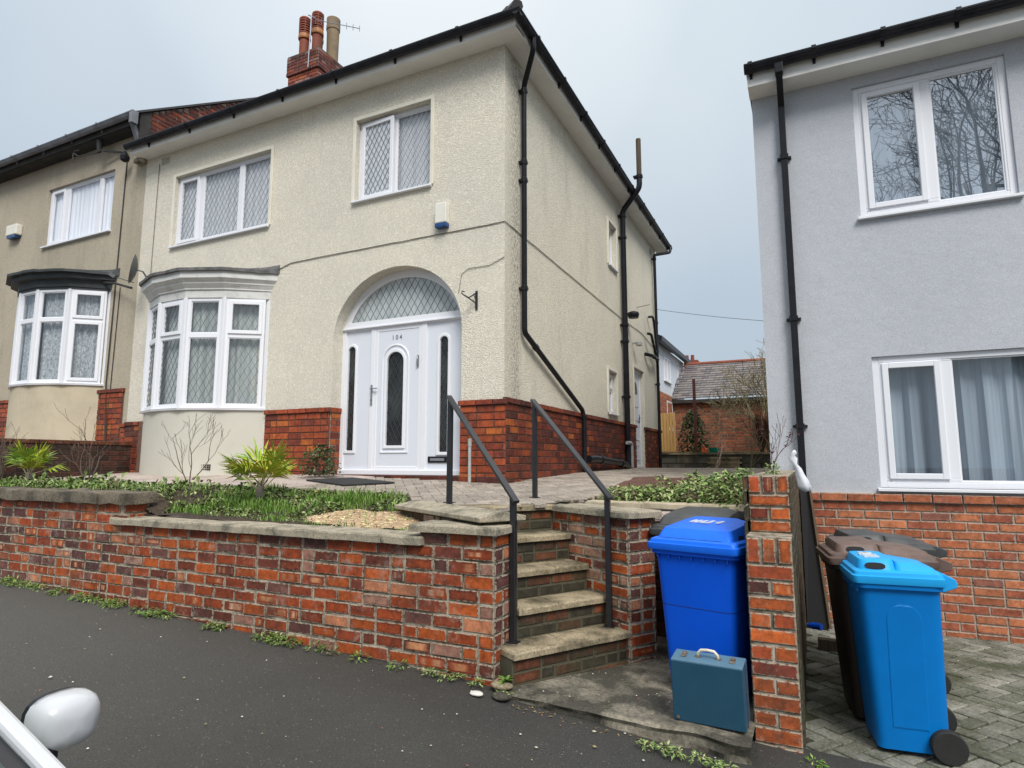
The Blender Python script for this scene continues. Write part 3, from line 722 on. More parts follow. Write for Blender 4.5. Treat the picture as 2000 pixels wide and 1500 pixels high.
def infill(a0,a1,b0,b1,cx,w,g0,g1,name,parent,d):
    """panel with an arched glazed opening"""
    mb=MB(); r_=w/2; D=d+.045
    mb.fbox(FF,a0,cx-r_,b0,b1,d,D); mb.fbox(FF,cx+r_,a1,b0,b1,d,D); mb.fbox(FF,cx-r_,cx+r_,b0,g0,d,D)
    K=12
    for i in range(K):
        t0,t1=math.pi*i/K,math.pi*(i+1)/K; x0,z0=cx-r_*math.cos(t0),g1-r_+r_*math.sin(t0); x1,z1=cx-r_*math.cos(t1),g1-r_+r_*math.sin(t1)
        mb.faces([FF.p(x0,z0,d),FF.p(x1,z1,d),FF.p(x1,b1,d),FF.p(x0,b1,d),FF.p(x0,z0,D),FF.p(x1,z1,D)],[(0,1,2,3),(0,4,5,1)])
    p=mb.build(name,M['upvc_d'],parent)
    m2=MB(); m2.ring(FF,capsule(cx,w+.075,g0-.04,g1+.04),capsule(cx,w,g0,g1),d-.016,d+.002)
    m2.build('glazing_trim',M['upvc'],p,bevel=.006,seg=2)
    m3=MB(); m3.plate(FF,capsule(cx,w,g0,g1),d+.02,d+.03); m3.build('door_glass',M['dglass'],p)
    return p
s1=infill(oL+.07,-2.15,.15,2.08,-2.485,.125,.41,1.86,'side_panel',dr,ds+.02); lattice(FF,capsule(-2.485,.125,.41,1.86),ds+.038,.07,.13,M['leaddoor'],s1,.004)
s2=infill(-1.235,oR-.06,.15,2.08,-.975,.125,.38,1.88,'side_panel',dr,ds+.02); lattice(FF,capsule(-.975,.125,.38,1.88),ds+.038,.07,.13,M['leaddoor'],s2,.004)
s3=infill(-2.03,-1.365,.20,2.03,-1.735,.27,.47,1.73,'door_leaf',dr,ds+.012); lattice(FF,capsule(-1.735,.27,.47,1.73),ds+.03,.075,.14,M['leaddoor'],s3,.004)
m=MB(); m.frame(FF,-2.08,-1.315,.15,2.08,.05,ds+.005,ds+.06); m.build('leaf_frame',M['upvc'],s3,bevel=.004,seg=1)
m=MB(); m.ring(FF,capsule(-1.735,.45,.37,1.84),capsule(-1.735,.40,.395,1.815),ds+.0,ds+.016); m.build('door_moulding',M['upvc'],s3,bevel=.005,seg=1)
m=MB(); m.fbox(FF,-2.128,-2.10,1.02,1.30,ds-.012,ds); m.bar(FF.p(-2.114,1.245,ds-.03),FF.p(-2.0,1.245,ds-.035),.018,.014); m.bar(FF.p(-2.114,1.245,ds),FF.p(-2.114,1.245,ds-.04),.016,.016); m.build('door_handle',M['rim'],dr,bevel=.002)
m=MB(); m.lathe(FF.p(-2.114,1.09,ds-.018),[(.009,0),(.009,.012)],10,axis='y'); m.build('keyhole',M['black_p'],dr)
m=MB(); m.fbox(FF,-1.385,-1.355,1.50,1.66,ds-.004,ds+.01); m.tube([FF.p(-1.37,1.64,ds-.012),FF.p(-1.36,1.60,ds-.03),FF.p(-1.37,1.52,ds-.02)],.009,8); m.build('door_knocker',M['rim'],dr)
m=MB(); m.fbox(FF,-1.195,-.905,.245,.325,ds+.005,ds+.02); lb=m.build('letterbox',M['black_p'],dr,bevel=.004); m=MB(); m.fbox(FF,-1.155,-.945,.268,.302,ds+.0,ds+.006); m.build('letterbox_flap',M['grey_g'],lb)
cu=bpy.data.curves.new('house_number','FONT'); cu.body='104'; cu.size=.085; cu.extrude=.003; cu.space_character=1.5; cu.align_x='CENTER'
to=bpy.data.objects.new('tmp',cu); COL.objects.link(to)
bpy.context.view_layer.update(); me=bpy.data.meshes.new_from_object(to.evaluated_get(bpy.context.evaluated_depsgraph_get())); bpy.data.objects.remove(to)
me.materials.clear(); me.materials.append(M['rim'])
no=bpy.data.objects.new('house_number',me); COL.objects.link(no); no.parent=s3; no.rotation_euler=(R(90),0,0)
no.location=V((-1.72,ds+.008,1.905))-ROOTLOC[house.name]
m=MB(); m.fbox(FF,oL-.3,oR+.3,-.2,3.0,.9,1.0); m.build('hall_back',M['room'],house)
# ---- string courses of cable
def cablerun(name,pts,r,mat,parent):
    q=[]
    for i in range(len(pts)-1):
        a,b=V(pts[i]),V(pts[i+1]); n=max(1,int((b-a).length/.25))
        for k in range(n):
            p=a+(b-a)*k/n; q.append(p+V((random.uniform(-1,1)*.0,-abs(random.uniform(0,1))*.002,random.uniform(-1,1)*.004)))
    q.append(V(pts[-1])); mb=MB(); mb.tube(q,r,5); return mb.build(name,mat,parent)
cablerun('telephone_cable',[(-3.75,-.008,3.10),(-3.5,-.008,3.17),(0.008,-.008,3.19),(0.01,5.3,3.1),(.01,6.9,3.12),(.01,8.4,2.95)],.006,M['cable_l'],house)
cablerun('doorbell_wire',[(-.64,-.008,2.36),(-.60,-.008,2.60),(-.50,-.008,2.66),(-.2,-.008,2.66),(0,-.008,2.74)],.004,M['cable_l'],house)
cablerun('aerial_cable',[(-6.70,-.008,5.4),(-6.72,-.008,3.3)],.006,M['cable_l'],house)
# vents
for nm,f_,a,b in (('air_vent',FF,-6.66,5.36),('air_vent',FS,.38,5.34),('air_vent',FS,7.95,5.3)):
    m=MB()
    m.fbox(f_,a,a+.22,b,b+.14,-.006,0); v_=m.build(nm,M['dash'],house); m=MB()
    for i in range(6):
        for j in range(4): m.fbox(f_,a+.015+i*.034,a+.035+i*.034,b+.012+j*.032,b+.03+j*.032,-.008,-.004)
    m.build('vent_slots',M['vent'],v_)
# ---- eaves, gutter, roof
ov=.27
soff=MB(); soff.fbox(FF,XL-.06,ov,5.56,5.585,-ov+.02,.0); soff.fbox(FS,.0,YE+.25,5.56,5.584,-ov+.02,.0)
so=soff.build('soffit',M['soffit'],house)
fa=MB(); fa.fbox(FF,XL-.06,ov,5.55,5.675,-ov,-ov+.02); fa.fbox(FS,-ov+.02,YE+.25,5.55,5.675,-ov,-ov+.02); fa.build('fascia',M['soffit'],house,bevel=.003,seg=1)
def gutter(f,a0,a1,b,d0,w,mat,parent,brk=1.0,name='gutter',nb=True,ph=.4):
    """half round gutter hung off the fascia with unions and brackets"""
    mb=MB(); n=8
    prof=[(d0-w/2+w/2*math.cos(math.pi+math.pi*i/n)*1.0,b-w*.55*math.sin(math.pi*i/n)-.0) for i in range(n+1)]
    prof=[(d0,b)]+[(d0-w/2-w/2*math.cos(math.pi-math.pi*i/n)*-1,b-.62*w*math.sin(math.pi*i/n)) for i in range(n+1)][::1]
    prof=[(d0-w/2+w/2*math.cos(math.pi*i/n),b-.68*w*math.sin(math.pi*i/n)) for i in range(n+1)]
    for i in range(n):
        (x0,z0),(x1,z1)=prof[i],prof[i+1]
        mb.poly([f.p(a0,z0,x0),f.p(a1,z0,x0),f.p(a1,z1,x1),f.p(a0,z1,x1)])
    # lips and ends, filled shallow
    mb.fbox(f,a0,a1,b-.012,b+.003,d0-w-.004,d0-w+.006)
    for a in (a0,a1): mb.plate(F(f.p(a,0,0),f.N,f.A),[(x,z) for x,z in prof],-.004,.004)
    mb.poly([f.p(a0,b-.03,d0),f.p(a1,b-.03,d0),f.p(a1,b-.03,d0-w),f.p(a0,b-.03,d0-w)])
    g=mb.build(name,mat,parent)
    if nb:
        a=a0+ph
        while a<a1-.1:
            k=MB()
            for i in range(n):
                (x0,z0),(x1,z1)=prof[i],prof[i+1]
                e=.007; cx,cz=d0-w/2,b
                k.hexa([f.p(a-.02,z0,x0),f.p(a+.02,z0,x0),f.p(a+.02,z0-e,x0),f.p(a-.02,z0-e,x0),f.p(a-.02,z1,x1),f.p(a+.02,z1,x1),f.p(a+.02,z1-e,x1+(x1-cx)*.1),f.p(a-.02,z1-e,x1+(x1-cx)*.1)])
            k.fbox(f,a-.022,a+.022,b-.02,b+.014,d0-w-.012,d0-w-.002)
            k.fbox(f,a-.015,a+.015,b-.12,b-.02,d0-.02,d0-.001)
            k.build('gutter_bracket',mat,g); a+=brk
        
    return g
g1=gutter(FF,XL-.1,ov+.10,5.69,-ov,.11,M['black_g'],house,1.02,ph=.55)
g2=gutter(FS,-ov-.10,YE+.3,5.688,-ov,.11,M['black_g'],house,.95,ph=.6)
# hipped roof
rz=5.715; e=.31; pt=math.tan(R(33)); ym=YE/2; rh=rz+pt*(ym+e)
m=MB(); a=(XL,-e,rz); b=(e,-e,rz); c=(e,YE+e,rz); d=(XL,YE+e,rz); r1=(XL,ym,rh); r2=(e-(ym+e),ym,rh)
m.poly([a,b,r2,r1]); m.poly([b,c,r2]); m.poly([c,d,r1,r2]); m.poly([d,a,r1]); m.poly([a,d,c,b])
m.build('roof',M['slate'],house)
m=MB(); tl=MB()
x=XL
while x<e: m.box(x+.005,min(x+.25,e)-.002,-e-.045,-e+.1,rz-.012,rz+.008); x+=.25
y=-e
while y<YE+e: m.box(e-.1,e+.045,y+.005,y+.248,rz-.010,rz+.010); y+=.25
for i in range(18):
    t=i*.3; p=V((e+.02,-e-.02,rz+.03)); dr_=V((-1,1,pt)).normalized(); m.tube([p+dr_*t,p+dr_*(t+.31)],[.075,.062],8)
m.build('eaves_tiles',M['slate'],house)
# ---- pipes
def pipe(name,pts,r,mat,parent,col=(),clr=1.25,n=12):
    mb=MB(); P=[V(pts[0])]
    for i in range(1,len(pts)-1):   # rounded bends
        a,b,c=V(pts[i-1]),V(pts[i]),V(pts[i+1]); k=min(r*1.6,(b-a).length*.4,(c-b).length*.4)
        p0=b+(a-b).normalized()*k; p2=b+(c-b).normalized()*k
        for t in (0,.25,.5,.75,1): P.append(p0*(1-t)**2+b*2*t*(1-t)+p2*t*t)
    P.append(V(pts[-1])); mb.tube(P,r,n); o=mb.build(name,mat,parent,smooth=True,auto=40)
    if col:
        for (p,dv) in col:
            k=MB(); p=V(p); dv=V(dv).normalized(); k.tube([p-dv*.035,p-dv*.03,p+dv*.03,p+dv*.035],[r*1.08,r*clr,r*clr,r*1.08],n)
            k.box(p.x-r*2.0,p.x+r*1.1,p.y-r*1.1,p.y+r*1.1,p.z-.014,p.z+.014) if abs(dv.z)>.9 else None
            k.build('pipe_collar',mat,o)
    return o
z3=(0,0,1)
pipe('downpipe',[(.33,.14,5.65),(.33,.15,5.48),(.065,.44,5.22),(.065,.44,1.88),(.065,2.64,1.06),(.085,2.66,.9),(.085,2.66,.08)],.036,M['black_p'],house,
     [((.065,.44,5.15),z3),((.065,.44,4.15),z3),((.065,.44,3.9),z3) ,((.065,.44,2.45),z3),((.065,.8,1.745),(0,2.2,-.82)),((.085,2.66,.95),z3)])
pipe('soil_pipe',[(.09,5.22,.12),(.09,5.22,5.30),(.46,5.18,5.72),(.46,5.18,5.98)],.056,M['black_p'],house,[((.09,5.22,5.2),z3),((.09,5.22,4.75),z3),((.09,5.22,2.95),z3),((.09,5.22,1.52),z3),((.09,5.22,2.62),z3),((.46,5.18,5.95),z3)])
pipe('vent_pipe',[(.46,5.18,5.96),(.46,5.18,6.75)],.05,M['wood'],house)
pipe('rear_downpipe',[(.36,8.75,5.7),(.36,8.7,5.5),(.08,8.15,5.3),(.08,8.15,.08)],.036,M['black_p'],house,[((.08,8.15,5.2),z3),((.08,8.15,3.6),z3),((.08,8.15,2.9),z3),((.08,8.15,2.1),z3)])
pipe('waste_pipe',[(.12,2.75,.30),(.14,3.0,.31),(.14,4.4,.24),(.12,4.95,.20),(.10,5.2,.12)],.06,M['black_p'],house,[((.14,3.3,.297),(0,1,0)),((.14,4.5,.235),(0,1,0))])
pipe('washing_pipe',[(.08,7.15,3.15),(.16,7.2,3.13),(.1,7.95,2.72),(.1,8.1,2.5)],.03,M['black_p'],house,[((.12,7.75,2.82),(0,.75,-.4))])
pipe('washing_pipe',[(.02,7.55,3.62),(.12,7.58,3.63),(.12,7.72,3.5),(.12,8.0,2.7)],.028,M['black_p'],house)
pipe('trap_pipe',[(.02,7.15,2.68),(.14,7.3,2.66),(.14,7.9,2.66)],.04,M['black_p'],house,[((.14,7.5,2.66),(0,1,0))])
pipe('gas_pipe',[(.12,5.05,.62),(.14,5.3,.62),(.14,5.3,.15)],.035,M['plasticgrey'],house)
m=MB(); m.lathe((.16,5.62,3.22),[(.02,-.06),(.10,-.05),(.12,.02),(.11,.06),(.04,.09)],16,axis='z'); m.box(.0,.12,5.58,5.66,3.24,3.28); m.build('flood_lamp',M['black_p'],house)
m=MB(); m.lathe((.14,6.1,2.72),[(.02,-.05),(.07,-.03),(.07,.03),(.03,.05)],12,axis='z'); m.bar((0,6.1,2.74),(.12,6.1,2.74),.03,.03); m.build('wall_lamp',M['plasticgrey'],house)
m=MB(); m.tube([(.0,6.55,3.62),(.3,6.5,3.64)],.006,5); m.build('wall_hook',M['cable'],house)
m=MB(); m.tube([(-.41,-.10,-.03),(-.41,-.10,.44)],.020,10); m.tube([(-.41,-.10,.44),(-.41,-.10,.53)],.024,10); m.build('conduit_pipe',M['plasticgrey'],house,smooth=True,auto=40)
# alarm box, bracket
m=MB(); m.fbox(FF,-.965,-.795,3.30,3.57,-.09,0); ab=m.build('alarm_box',M['boxwhite'],house,bevel=.012); m=MB(); m.fbox(FF,-.965,-.795,3.245,3.30,-.088,-.002); m.build('alarm_lens',M['boxblue'],ab,bevel=.008)
m=MB(); m.fbox(FF,-.40,-.37,2.12,2.36,-.012,0); m.tube([(-.385,-.01,2.20),(-.46,-.18,2.27)],.008,6); m.tube([(-.385,-.01,2.33),(-.43,-.12,2.25),(-.46,-.18,2.27),(-.48,-.21,2.29),(-.475,-.20,2.32),(-.455,-.18,2.31)],.008,6)
m.tube([(-.385,-.01,2.33),(-.40,-.05,2.31),(-.385,-.05,2.27),(-.385,-.01,2.26)],.006,6); m.build('basket_bracket',M['blackpaint'],house)
# ---- bays
def bay(parent,P,zs,zt_,zc0,zc1,zr,zbase,topsplit,mats,opens,lead,cm,x0,roofmat,corn,corn_mat,apron,over=.16,facemat='upvc',pm_='pane_d'):
    """P plan points left to right on the window line; zs sill, zt_ head, cornice zc0..zc1, roof to zr"""
    n=len(P)
    def offs(d,P=P):
        cx=(P[0][0]+P[-1][0])/2; out=[]
        for i,(x,y) in enumerate(P):
            a=V((P[max(i-1,0)][0],P[max(i-1,0)][1],0)); b=V((P[min(i+1,n-1)][0],P[min(i+1,n-1)][1],0)); t=(b-a).normalized()
            nn=V((t.y,-t.x,0)); q=V((x,y,0))+nn*d
            if i in (0,n-1): q=V((x+(-d if i==0 else d),0.0,0))
            out.append((q.x,q.y))
        return out
    def shell(prof,name,mat,close=True,smooth=False,bev=0,div=1):
        mb=MB()
        for k in range(len(prof)-1):
            (d0,z0),(d1,z1)=prof[k],prof[k+1]; A,Bq=offs(d0),offs(d1)
            for i in range(n-1): mb.poly([(*A[i],z0),(*A[i+1],z0),(*Bq[i+1],z1),(*Bq[i],z1)])
        if close:
            for d_,z_ in (prof[0],prof[-1]):
                A=offs(d_); mb.poly([(*a,z_) for a in A])
        return mb.build(name,mat,parent,bevel=bev)
    # apron wall, smooth curve
    mb=MB(); S=[]
    for i in range(n-1):
        for k in range(6):
            t=k/6; p0=P[max(i-1,0)];p1=P[i];p2=P[i+1];p3=P[min(i+2,n-1)]
            S.append(tuple(.5*((2*p1[c])+(-p0[c]+p2[c])*t+(2*p0[c]-5*p1[c]+4*p2[c]-p3[c])*t*t+(-p0[c]+3*p1[c]-3*p2[c]+p3[c])*t**3) for c in (0,1)))
    S.append(P[-1])
    for i in range(len(S)-1): mb.poly([(S[i][0],S[i][1],zbase),(S[i+1][0],S[i+1][1],zbase),(S[i+1][0],S[i+1][1],zs),(S[i][0],S[i][1],zs)])
    mb.build('bay_apron',apron,parent,smooth=True)
    shell([(.05,zs-.03),(.06,zs),(.0,zs+.012)],'bay_sill',M[facemat],bev=.003)
    fr=None
    root=MB()
    for i in range(n):
        x,y=P[i]; root.box(x-.035,x+.035,y-.035+(.03 if i in(0,n-1) else 0),y+.04,zs,zt_)
    bw=root.build('bay_window',M[facemat],parent,bevel=.01)
    for i in range(n-1):
        p=V((*P[i],0)); q=V((*P[i+1],0)); L=(q-p).length; f=F(p,(q-p),V((0,0,1)).cross(q-p)); 
        ov_=topsplit-zs
        a0,a1=.035,L-.035
        op=opens[i]
        win=window(f,bw,a0,a1,zs,zt_,[(a0+.045,a1-.045,topsplit+.035,zt_-.05,op[0]),(a0+.045,a1-.045,zs+.055,topsplit-.035,op[1])],rec=-.015,fw=.045,lead=lead,cmat=cm[i],sill=0,pmat=pm_,frame=facemat,leadm='lead',amp=.02,cdepth=.12,name='bay_light')
    shell([(0.0,zt_),(.03,zt_),(.03,zc0),(.05,zc0),(.07,zc0+.06),(.12,zc0+.10),(.12,zc1-.02)][:4]+[(c[0],c[1]) for c in corn],'cornice',corn_mat)
    # roof: low mono pitch, rough edge
    A=offs(over); mb=MB()
    for i in range(n-1):
        for k in range(6):
            t0,t1=k/6,(k+1)/6
            p=V((*A[i],0)).lerp(V((*A[i+1],0)),t0); q=V((*A[i],0)).lerp(V((*A[i+1],0)),t1)
            h0=.012*mn.noise(p*7); h1=.012*mn.noise(q*7)
            mb.poly([(p.x,p.y,zr-.045+h0),(q.x,q.y,zr-.045+h1),(q.x,q.y,zr+h1),(p.x,p.y,zr+h0)])
            mb.poly([(p.x,p.y,zr+h0),(q.x,q.y,zr+h1),(q.x,0,zr+.10),(p.x,0,zr+.10)])
    mb.poly([(*a,zr-.04) for a in A]); mb.build('bay_roof',roofmat,parent)
    return bw
PB=[(-6.78,-.0),(-6.55,-.27),(-6.07,-.42),(-5.50,-.56),(-4.95,-.56),(-4.43,-.36),(-3.93,0.0)]
PB=[(-6.42,0.0),(-6.09,-.36),(-5.56,-.56),(-4.96,-.58),(-4.43,-.35),(-3.93,0.0)]
bay(house,PB,1.03,2.66,2.78,3.04,3.07,-.1,2.10,None,[(0,0),(0,0),(1,0),(0,0),(1,0)],(.095,.17),['net_g']*5,0,M['felt'],
    [(.05,2.80),(.10,2.86),(.10,2.88),(.16,2.93),(.16,3.03)],M['white_old'],M['apron'],over=.20)
m=MB()
for i in range(9):
    for j in range(3): m.box(-4.72+i*.027,-4.70+i*.027,-.485+i*.0105,-.44+i*.0105,.14+j*.03,.16+j*.03)
m.build('air_brick',M['vent'],house)
# satellite dish on the bay roof
m=MB()
dc=V((-6.62,-.30,3.40)); nrm=V((-.60,-.78,.15)).normalized(); t1=nrm.cross(V((0,0,1))).normalized(); t2=t1.cross(nrm)
pts=[]
for k,(r_,h_) in enumerate(((0.0,.0),(.10,.012),(.19,.04),(.25,.075))):
    for i in range(20):
        a_=2*math.pi*i/20; pts.append(dc+t1*r_*.85*math.cos(a_)+t2*r_*math.sin(a_)+nrm*h_)
fs=[(k*20+i,k*20+(i+1)%20,(k+1)*20+(i+1)%20,(k+1)*20+i) for k in range(3) for i in range(20)]
m.faces(pts,fs); m.tube([dc,dc-nrm*.08,(-6.55,-.1,3.2),(-6.55,0,3.2)],.014,6); m.tube([dc-t2*.22,dc-t2*.2+nrm*.3],.008,5); m.bar(dc-t2*.2+nrm*.28,dc-t2*.17+nrm*.36,.05,.05)
m.build('satellite_dish',M['dish'],house)
# ------------------------------------------------------------------ chimney on the party wall
nb=thing('beige_house','beige roughcast house with dark topped bay, joined to the left of the cream one','house',(-10,4.3,0))
FG=F((-7.06,0,0),(0,1,0),(-1,0,0))
m=MB(); mo=MB()
gp=math.tan(R(34)); gt=lambda y: 6.38+gp*(y+.15)
bricks(m,FG,-.1,4.3,5.55,9.6,PAL_SIDE+[((.22,.10,.08),3)],front=-.012,H=.08,L=.23,m=.01,top=lambda y:gt(y)-.02,depth=.012)
mo.plate(FG,[(-.12,5.5),(4.3,5.5),(4.3,gt(4.3)-.02),(-.12,gt(-.12)-.02)],.0,.2)
pw=m.build('party_gable',M['brick_h'],nb); mo.build('gable_mortar',M['mortar'],pw)
m=MB(); m.plate(FG,[(-.2,5.75),(.0,5.75),(.0,gt(0)-.02),(-.2,gt(-.2)-.02)],-.03,.0); m.build('gable_kneeler',M['soffit_d'],nb)
m=MB(); zr0=6.36
for s_ in (0,1):
    pass
a=(-13,-.30,zr0-.04); b=(-7.0,-.30,zr0-.04); r=(-7.0,4.3,gt(4.3)+.03); r_=(-13,4.3,gt(4.3)+.03); c=(-7.0,8.9,zr0); d=(-13,8.9,zr0)
def thick(a,b,c,d,t=.04): 
    lo=[V(p)-V((0,0,t)) for p in (a,b,c,d)]; m.hexa([*lo,a,b,c,d])
thick(a,b,r,r_); thick(r_,r,c,d); m.build('roof',M['slate'],nb)
chs=MB(); mo=MB()
cx0,cx1,cy0,cy1=-7.42,-6.50,3.42,4.32
for f_,a0,a1 in ((F((0,cy0,0),(1,0,0),(0,1,0)),cx0,cx1),(F((cx1,0,0),(0,1,0),(-1,0,0)),cy0,cy1)):
    bricks(chs,f_,a0,a1,7.5,9.42,PAL_HOUSE+[((.34,.15,.12),6)],front=-.008,H=.08,L=.23,m=.009,depth=.01)
    bricks(chs,f_,a0-.035,a1+.035,9.42,9.50,PAL_SIDE,front=-.045,H=.08,L=.23,m=.009,depth=.05)
    bricks(chs,f_,a0-.03,a1+.03,9.50,9.90,PAL_SIDE+[((.25,.13,.11),5)],front=-.035,H=.08,L=.23,m=.009,depth=.04)
mo.box(cx0,cx1,cy0,cy1,7.4,9.42); mo.box(cx0-.028,cx1+.028,cy0-.028,cy1+.028,9.42,9.9)
ch=thing('dummy','','chimney') if False else None
cst=chs.build('chimney',M['brick_h'],nb); mo.build('chimney_mortar',M['mortar_d'],cst)
m=MB(); m.box(cx0-.02,cx1+.02,cy0-.02,cy1+.02,9.9,9.93)
for i in range(4):
    pass
m.hexa([(cx0,cy0,9.93),(cx1,cy0,9.93),(cx1,cy1,9.93),(cx0,cy1,9.93),(cx0+.2,cy0+.2,10.02),(cx1-.2,cy0+.2,10.02),(cx1-.2,cy1-.2,10.02),(cx0+.2,cy1-.2,10.02)]); m.build('chimney_cap',M['coping_d'],cst)
def redpot(x,y,z=9.95):
    m=MB(); m.lathe((x,y,z),[(.115,0),(.115,.45),(.11,.5)],20); p=m.build('chimney_pot',M['terracotta'],cst,smooth=True,auto=40)
    m=MB(); m.lathe((x,y,z+.48),[(.14,0),(.15,.03),(.145,.05),(.14,.12),(.135,.13)],20); m.build('pot_band',M['terra_b'],p,smooth=True,auto=40)
    m=MB()
    for k in range(6): m.lathe((x,y,z+.62+k*.062),[(.10,0),(.14,.0),(.14,.03),(.10,.034)],20)
    for k in range(6):
        a_=k*math.pi/3+.3; m.tube([(x+.13*math.cos(a_),y+.13*math.sin(a_),z+.6),(x+.13*math.cos(a_),y+.13*math.sin(a_),z+1.02)],.014,5)
    m.lathe((x,y,z+.98),[(.14,0),(.14,.03),(.12,.06),(.11,.03)],20)
    m.build('pot_cowl',M['terracotta'],p)
redpot(-7.16,3.62); redpot(-6.76,3.62)
def buffpot(x,y,r=.14,h=1.05,z=9.93,mt='buffpot'):
    m=MB(); m.lathe((x,y,z),[(r*.92,0),(r,h*.75),(r*1.1,h*.76),(r*1.12,h*.84),(r*1.05,h*.85),(r*1.1,h),(r*.85,h+.01)],20); m.build('chimney_pot',M[mt],cst,smooth=True,auto=40)
buffpot(-6.72,4.1,.15,1.22); buffpot(-7.15,4.05,.12,.95)
m=MB(); m.tube([(-6.72,3.33,9.3),(-6.70,3.35,10.62)],.014,6); q=V((-6.85,3.37,10.62)); e_=V((-5.35,3.46,9.92)); q=V((-6.62,3.40,10.52)); m.tube([q,e_],.009,5)
for i in range(8):
    c_=q.lerp(e_,i/7); hh=.10-.004*i
    m.tube([c_-V((0,0,hh)),c_+V((0,0,hh))],.006,4)
m.tube([(-6.85,3.40,10.72),(-6.62,3.4,10.56)],.014,5)
m.build('tv_aerial',M['aerial'],nb)
cst.location.z=-.12
# ------------------------------------------------------------------ beige house
m=MB(); hN=(-10.07,-7.97,4.42,5.60)
wallface(m,FF,-13,XL,-.3,6.15,[hN],rev=.15); m.build('front_wall',M['beige'],nb)
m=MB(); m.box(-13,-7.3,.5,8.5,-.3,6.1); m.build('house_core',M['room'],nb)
window(FF,nb,*hN,[(-9.98,-9.58,4.48,5.54,1),(-9.44,-8.50,4.48,5.54,0),(-8.40,-8.03,4.48,5.54,0)],rec=.05,cmat='net_w',pmat='pane')
m=MB(); m.fbox(FF,-13,-7.3,6.12,6.15,-.25,0); m.fbox(FF,-13,-7.1,6.12,6.28,-.26,-.24)
m.build('soffit',M['soffit_d'],nb)
gutter(FF,-13,-7.0,6.29,-.26,.12,M['grey_g'],nb,.92)
m=MB(); m.fbox(FF,-7.06,-6.98,6.08,6.30,-.38,-.27); m.bar((-7.06,-.33,6.15),(-7.1,-.12,5.75),.07,.07); m.build('gutter_outlet',M['grey_g'],nb)
m=MB(); m.fbox(FF,-11.26,-10.88,4.80,5.02,-.12,0); ab=m.build('alarm_box',M['boxwhite'],nb,bevel=.02); m=MB(); m.fbox(FF,-11.22,-10.92,4.75,4.80,-.11,-.01); m.build('alarm_lens',M['boxblue'],ab)
PN=[(-10.95,0),(-10.55,-.38),(-9.75,-.56),(-9.0,-.56),(-8.35,-.4),(-7.85,0)]
PN=[(-10.20,0),(-9.88,-.38),(-9.38,-.60),(-8.84,-.60),(-8.27,-.40),(-7.82,0)]
bay(nb,PN,1.60,3.26,3.30,3.42,3.56,-.1,2.72,None,[(0,0),(0,0),(0,0),(0,0),(1,1)],None,['lace','lace','lace','lace','lace'],0,M['dark_old'],
    [(.06,3.42),(.16,3.44),(.17,3.54)],M['dark_old'],M['beige_s'],over=.24)
m=MB(); mo=MB()
for a0,a1,b1 in ((-7.9,-7.18,1.50),(-7.18,-7.06,.90),(-13,-10.2,1.45)):
    m=MB(); mo=MB(); mo.fbox(FF,a0,a1,-.3,b1,-.016,-.001); bricks(m,FF,a0,a1,-.06,b1-.07,PAL_HOUSE,front=-.028,depth=.02,m=.008); bricks(m,FF,a0,a1+.02,b1-.07,b1,PAL_HOUSE,front=-.05,depth=.05,H=.07,m=.007); pl=m.build('brick_plinth',M['brick_h'],nb); mo.build('plinth_mortar',M['mortar_d'],pl)
m=MB(); mo=MB(); mo.fbox(FF,-7.06,-6.6,-.3,.92,-.016,-.001); bricks(m,FF,-7.06,-6.7,-.06,.85,PAL_SIDE,front=-.028,depth=.02,m=.008); bricks(m,FF,-7.06,-6.7,.85,.92,PAL_SIDE,front=-.05,depth=.05,H=.07,m=.007); mo.build('plinth_mortar',M['mortar_d'],m.build('brick_plinth',M['brick_h'],house))
cablerun('phone_cable',[(-7.62,-.01,5.75),(-7.66,-.01,3.3),(-7.66,-.03,1.6),(-7.5,-.05,.4)],.012,M['cable'],nb)
cablerun('phone_cable',[(-7.52,-.01,3.3),(-7.56,-.01,1.55),(-7.5,-.06,.3)],.008,M['cable'],nb)
pipe('dish_arm',[(-7.95,-.1,3.42),(-7.5,-.12,3.34),(-6.9,-.2,3.16)],.02,M['cable'],nb)
m=MB(); m.lathe((-7.45,-.16,5.62),[(.02,-.08),(.07,-.05),(.08,.02),(.05,.07),(.02,.12)],12); m.build('security_lamp',M['black_p'],nb)
m=MB(); c0=V((-8.2,-.18,5.88)); m.lathe(c0,[(.03,0),(.04,.05),(.06,.28),(.03,.32)],10); m.bar(c0+V((0,0,.05)),c0+V((.5,.15,-.05)),.03,.03); m.tube([c0,c0+V((-.45,-.1,-.02)),c0+V((-.62,-.1,.08))],.012,5); m.tube([c0+V((-.62,-.1,.08)),c0+V((-.62,-.1,-.1))],.012,5); m.tube([c0+V((-.45,-.1,.1)),c0+V((-.62,-.1,.12))],.010,5)
m.build('wall_aerial',M['cable'],nb)
m=MB()
for i in range(9):
    for j in range(2): m.box(-9.3+i*.03,-9.28+i*.03,-.53,-.50,.62+j*.03,.64+j*.03)
m.build('air_brick',M['vent'],nb)
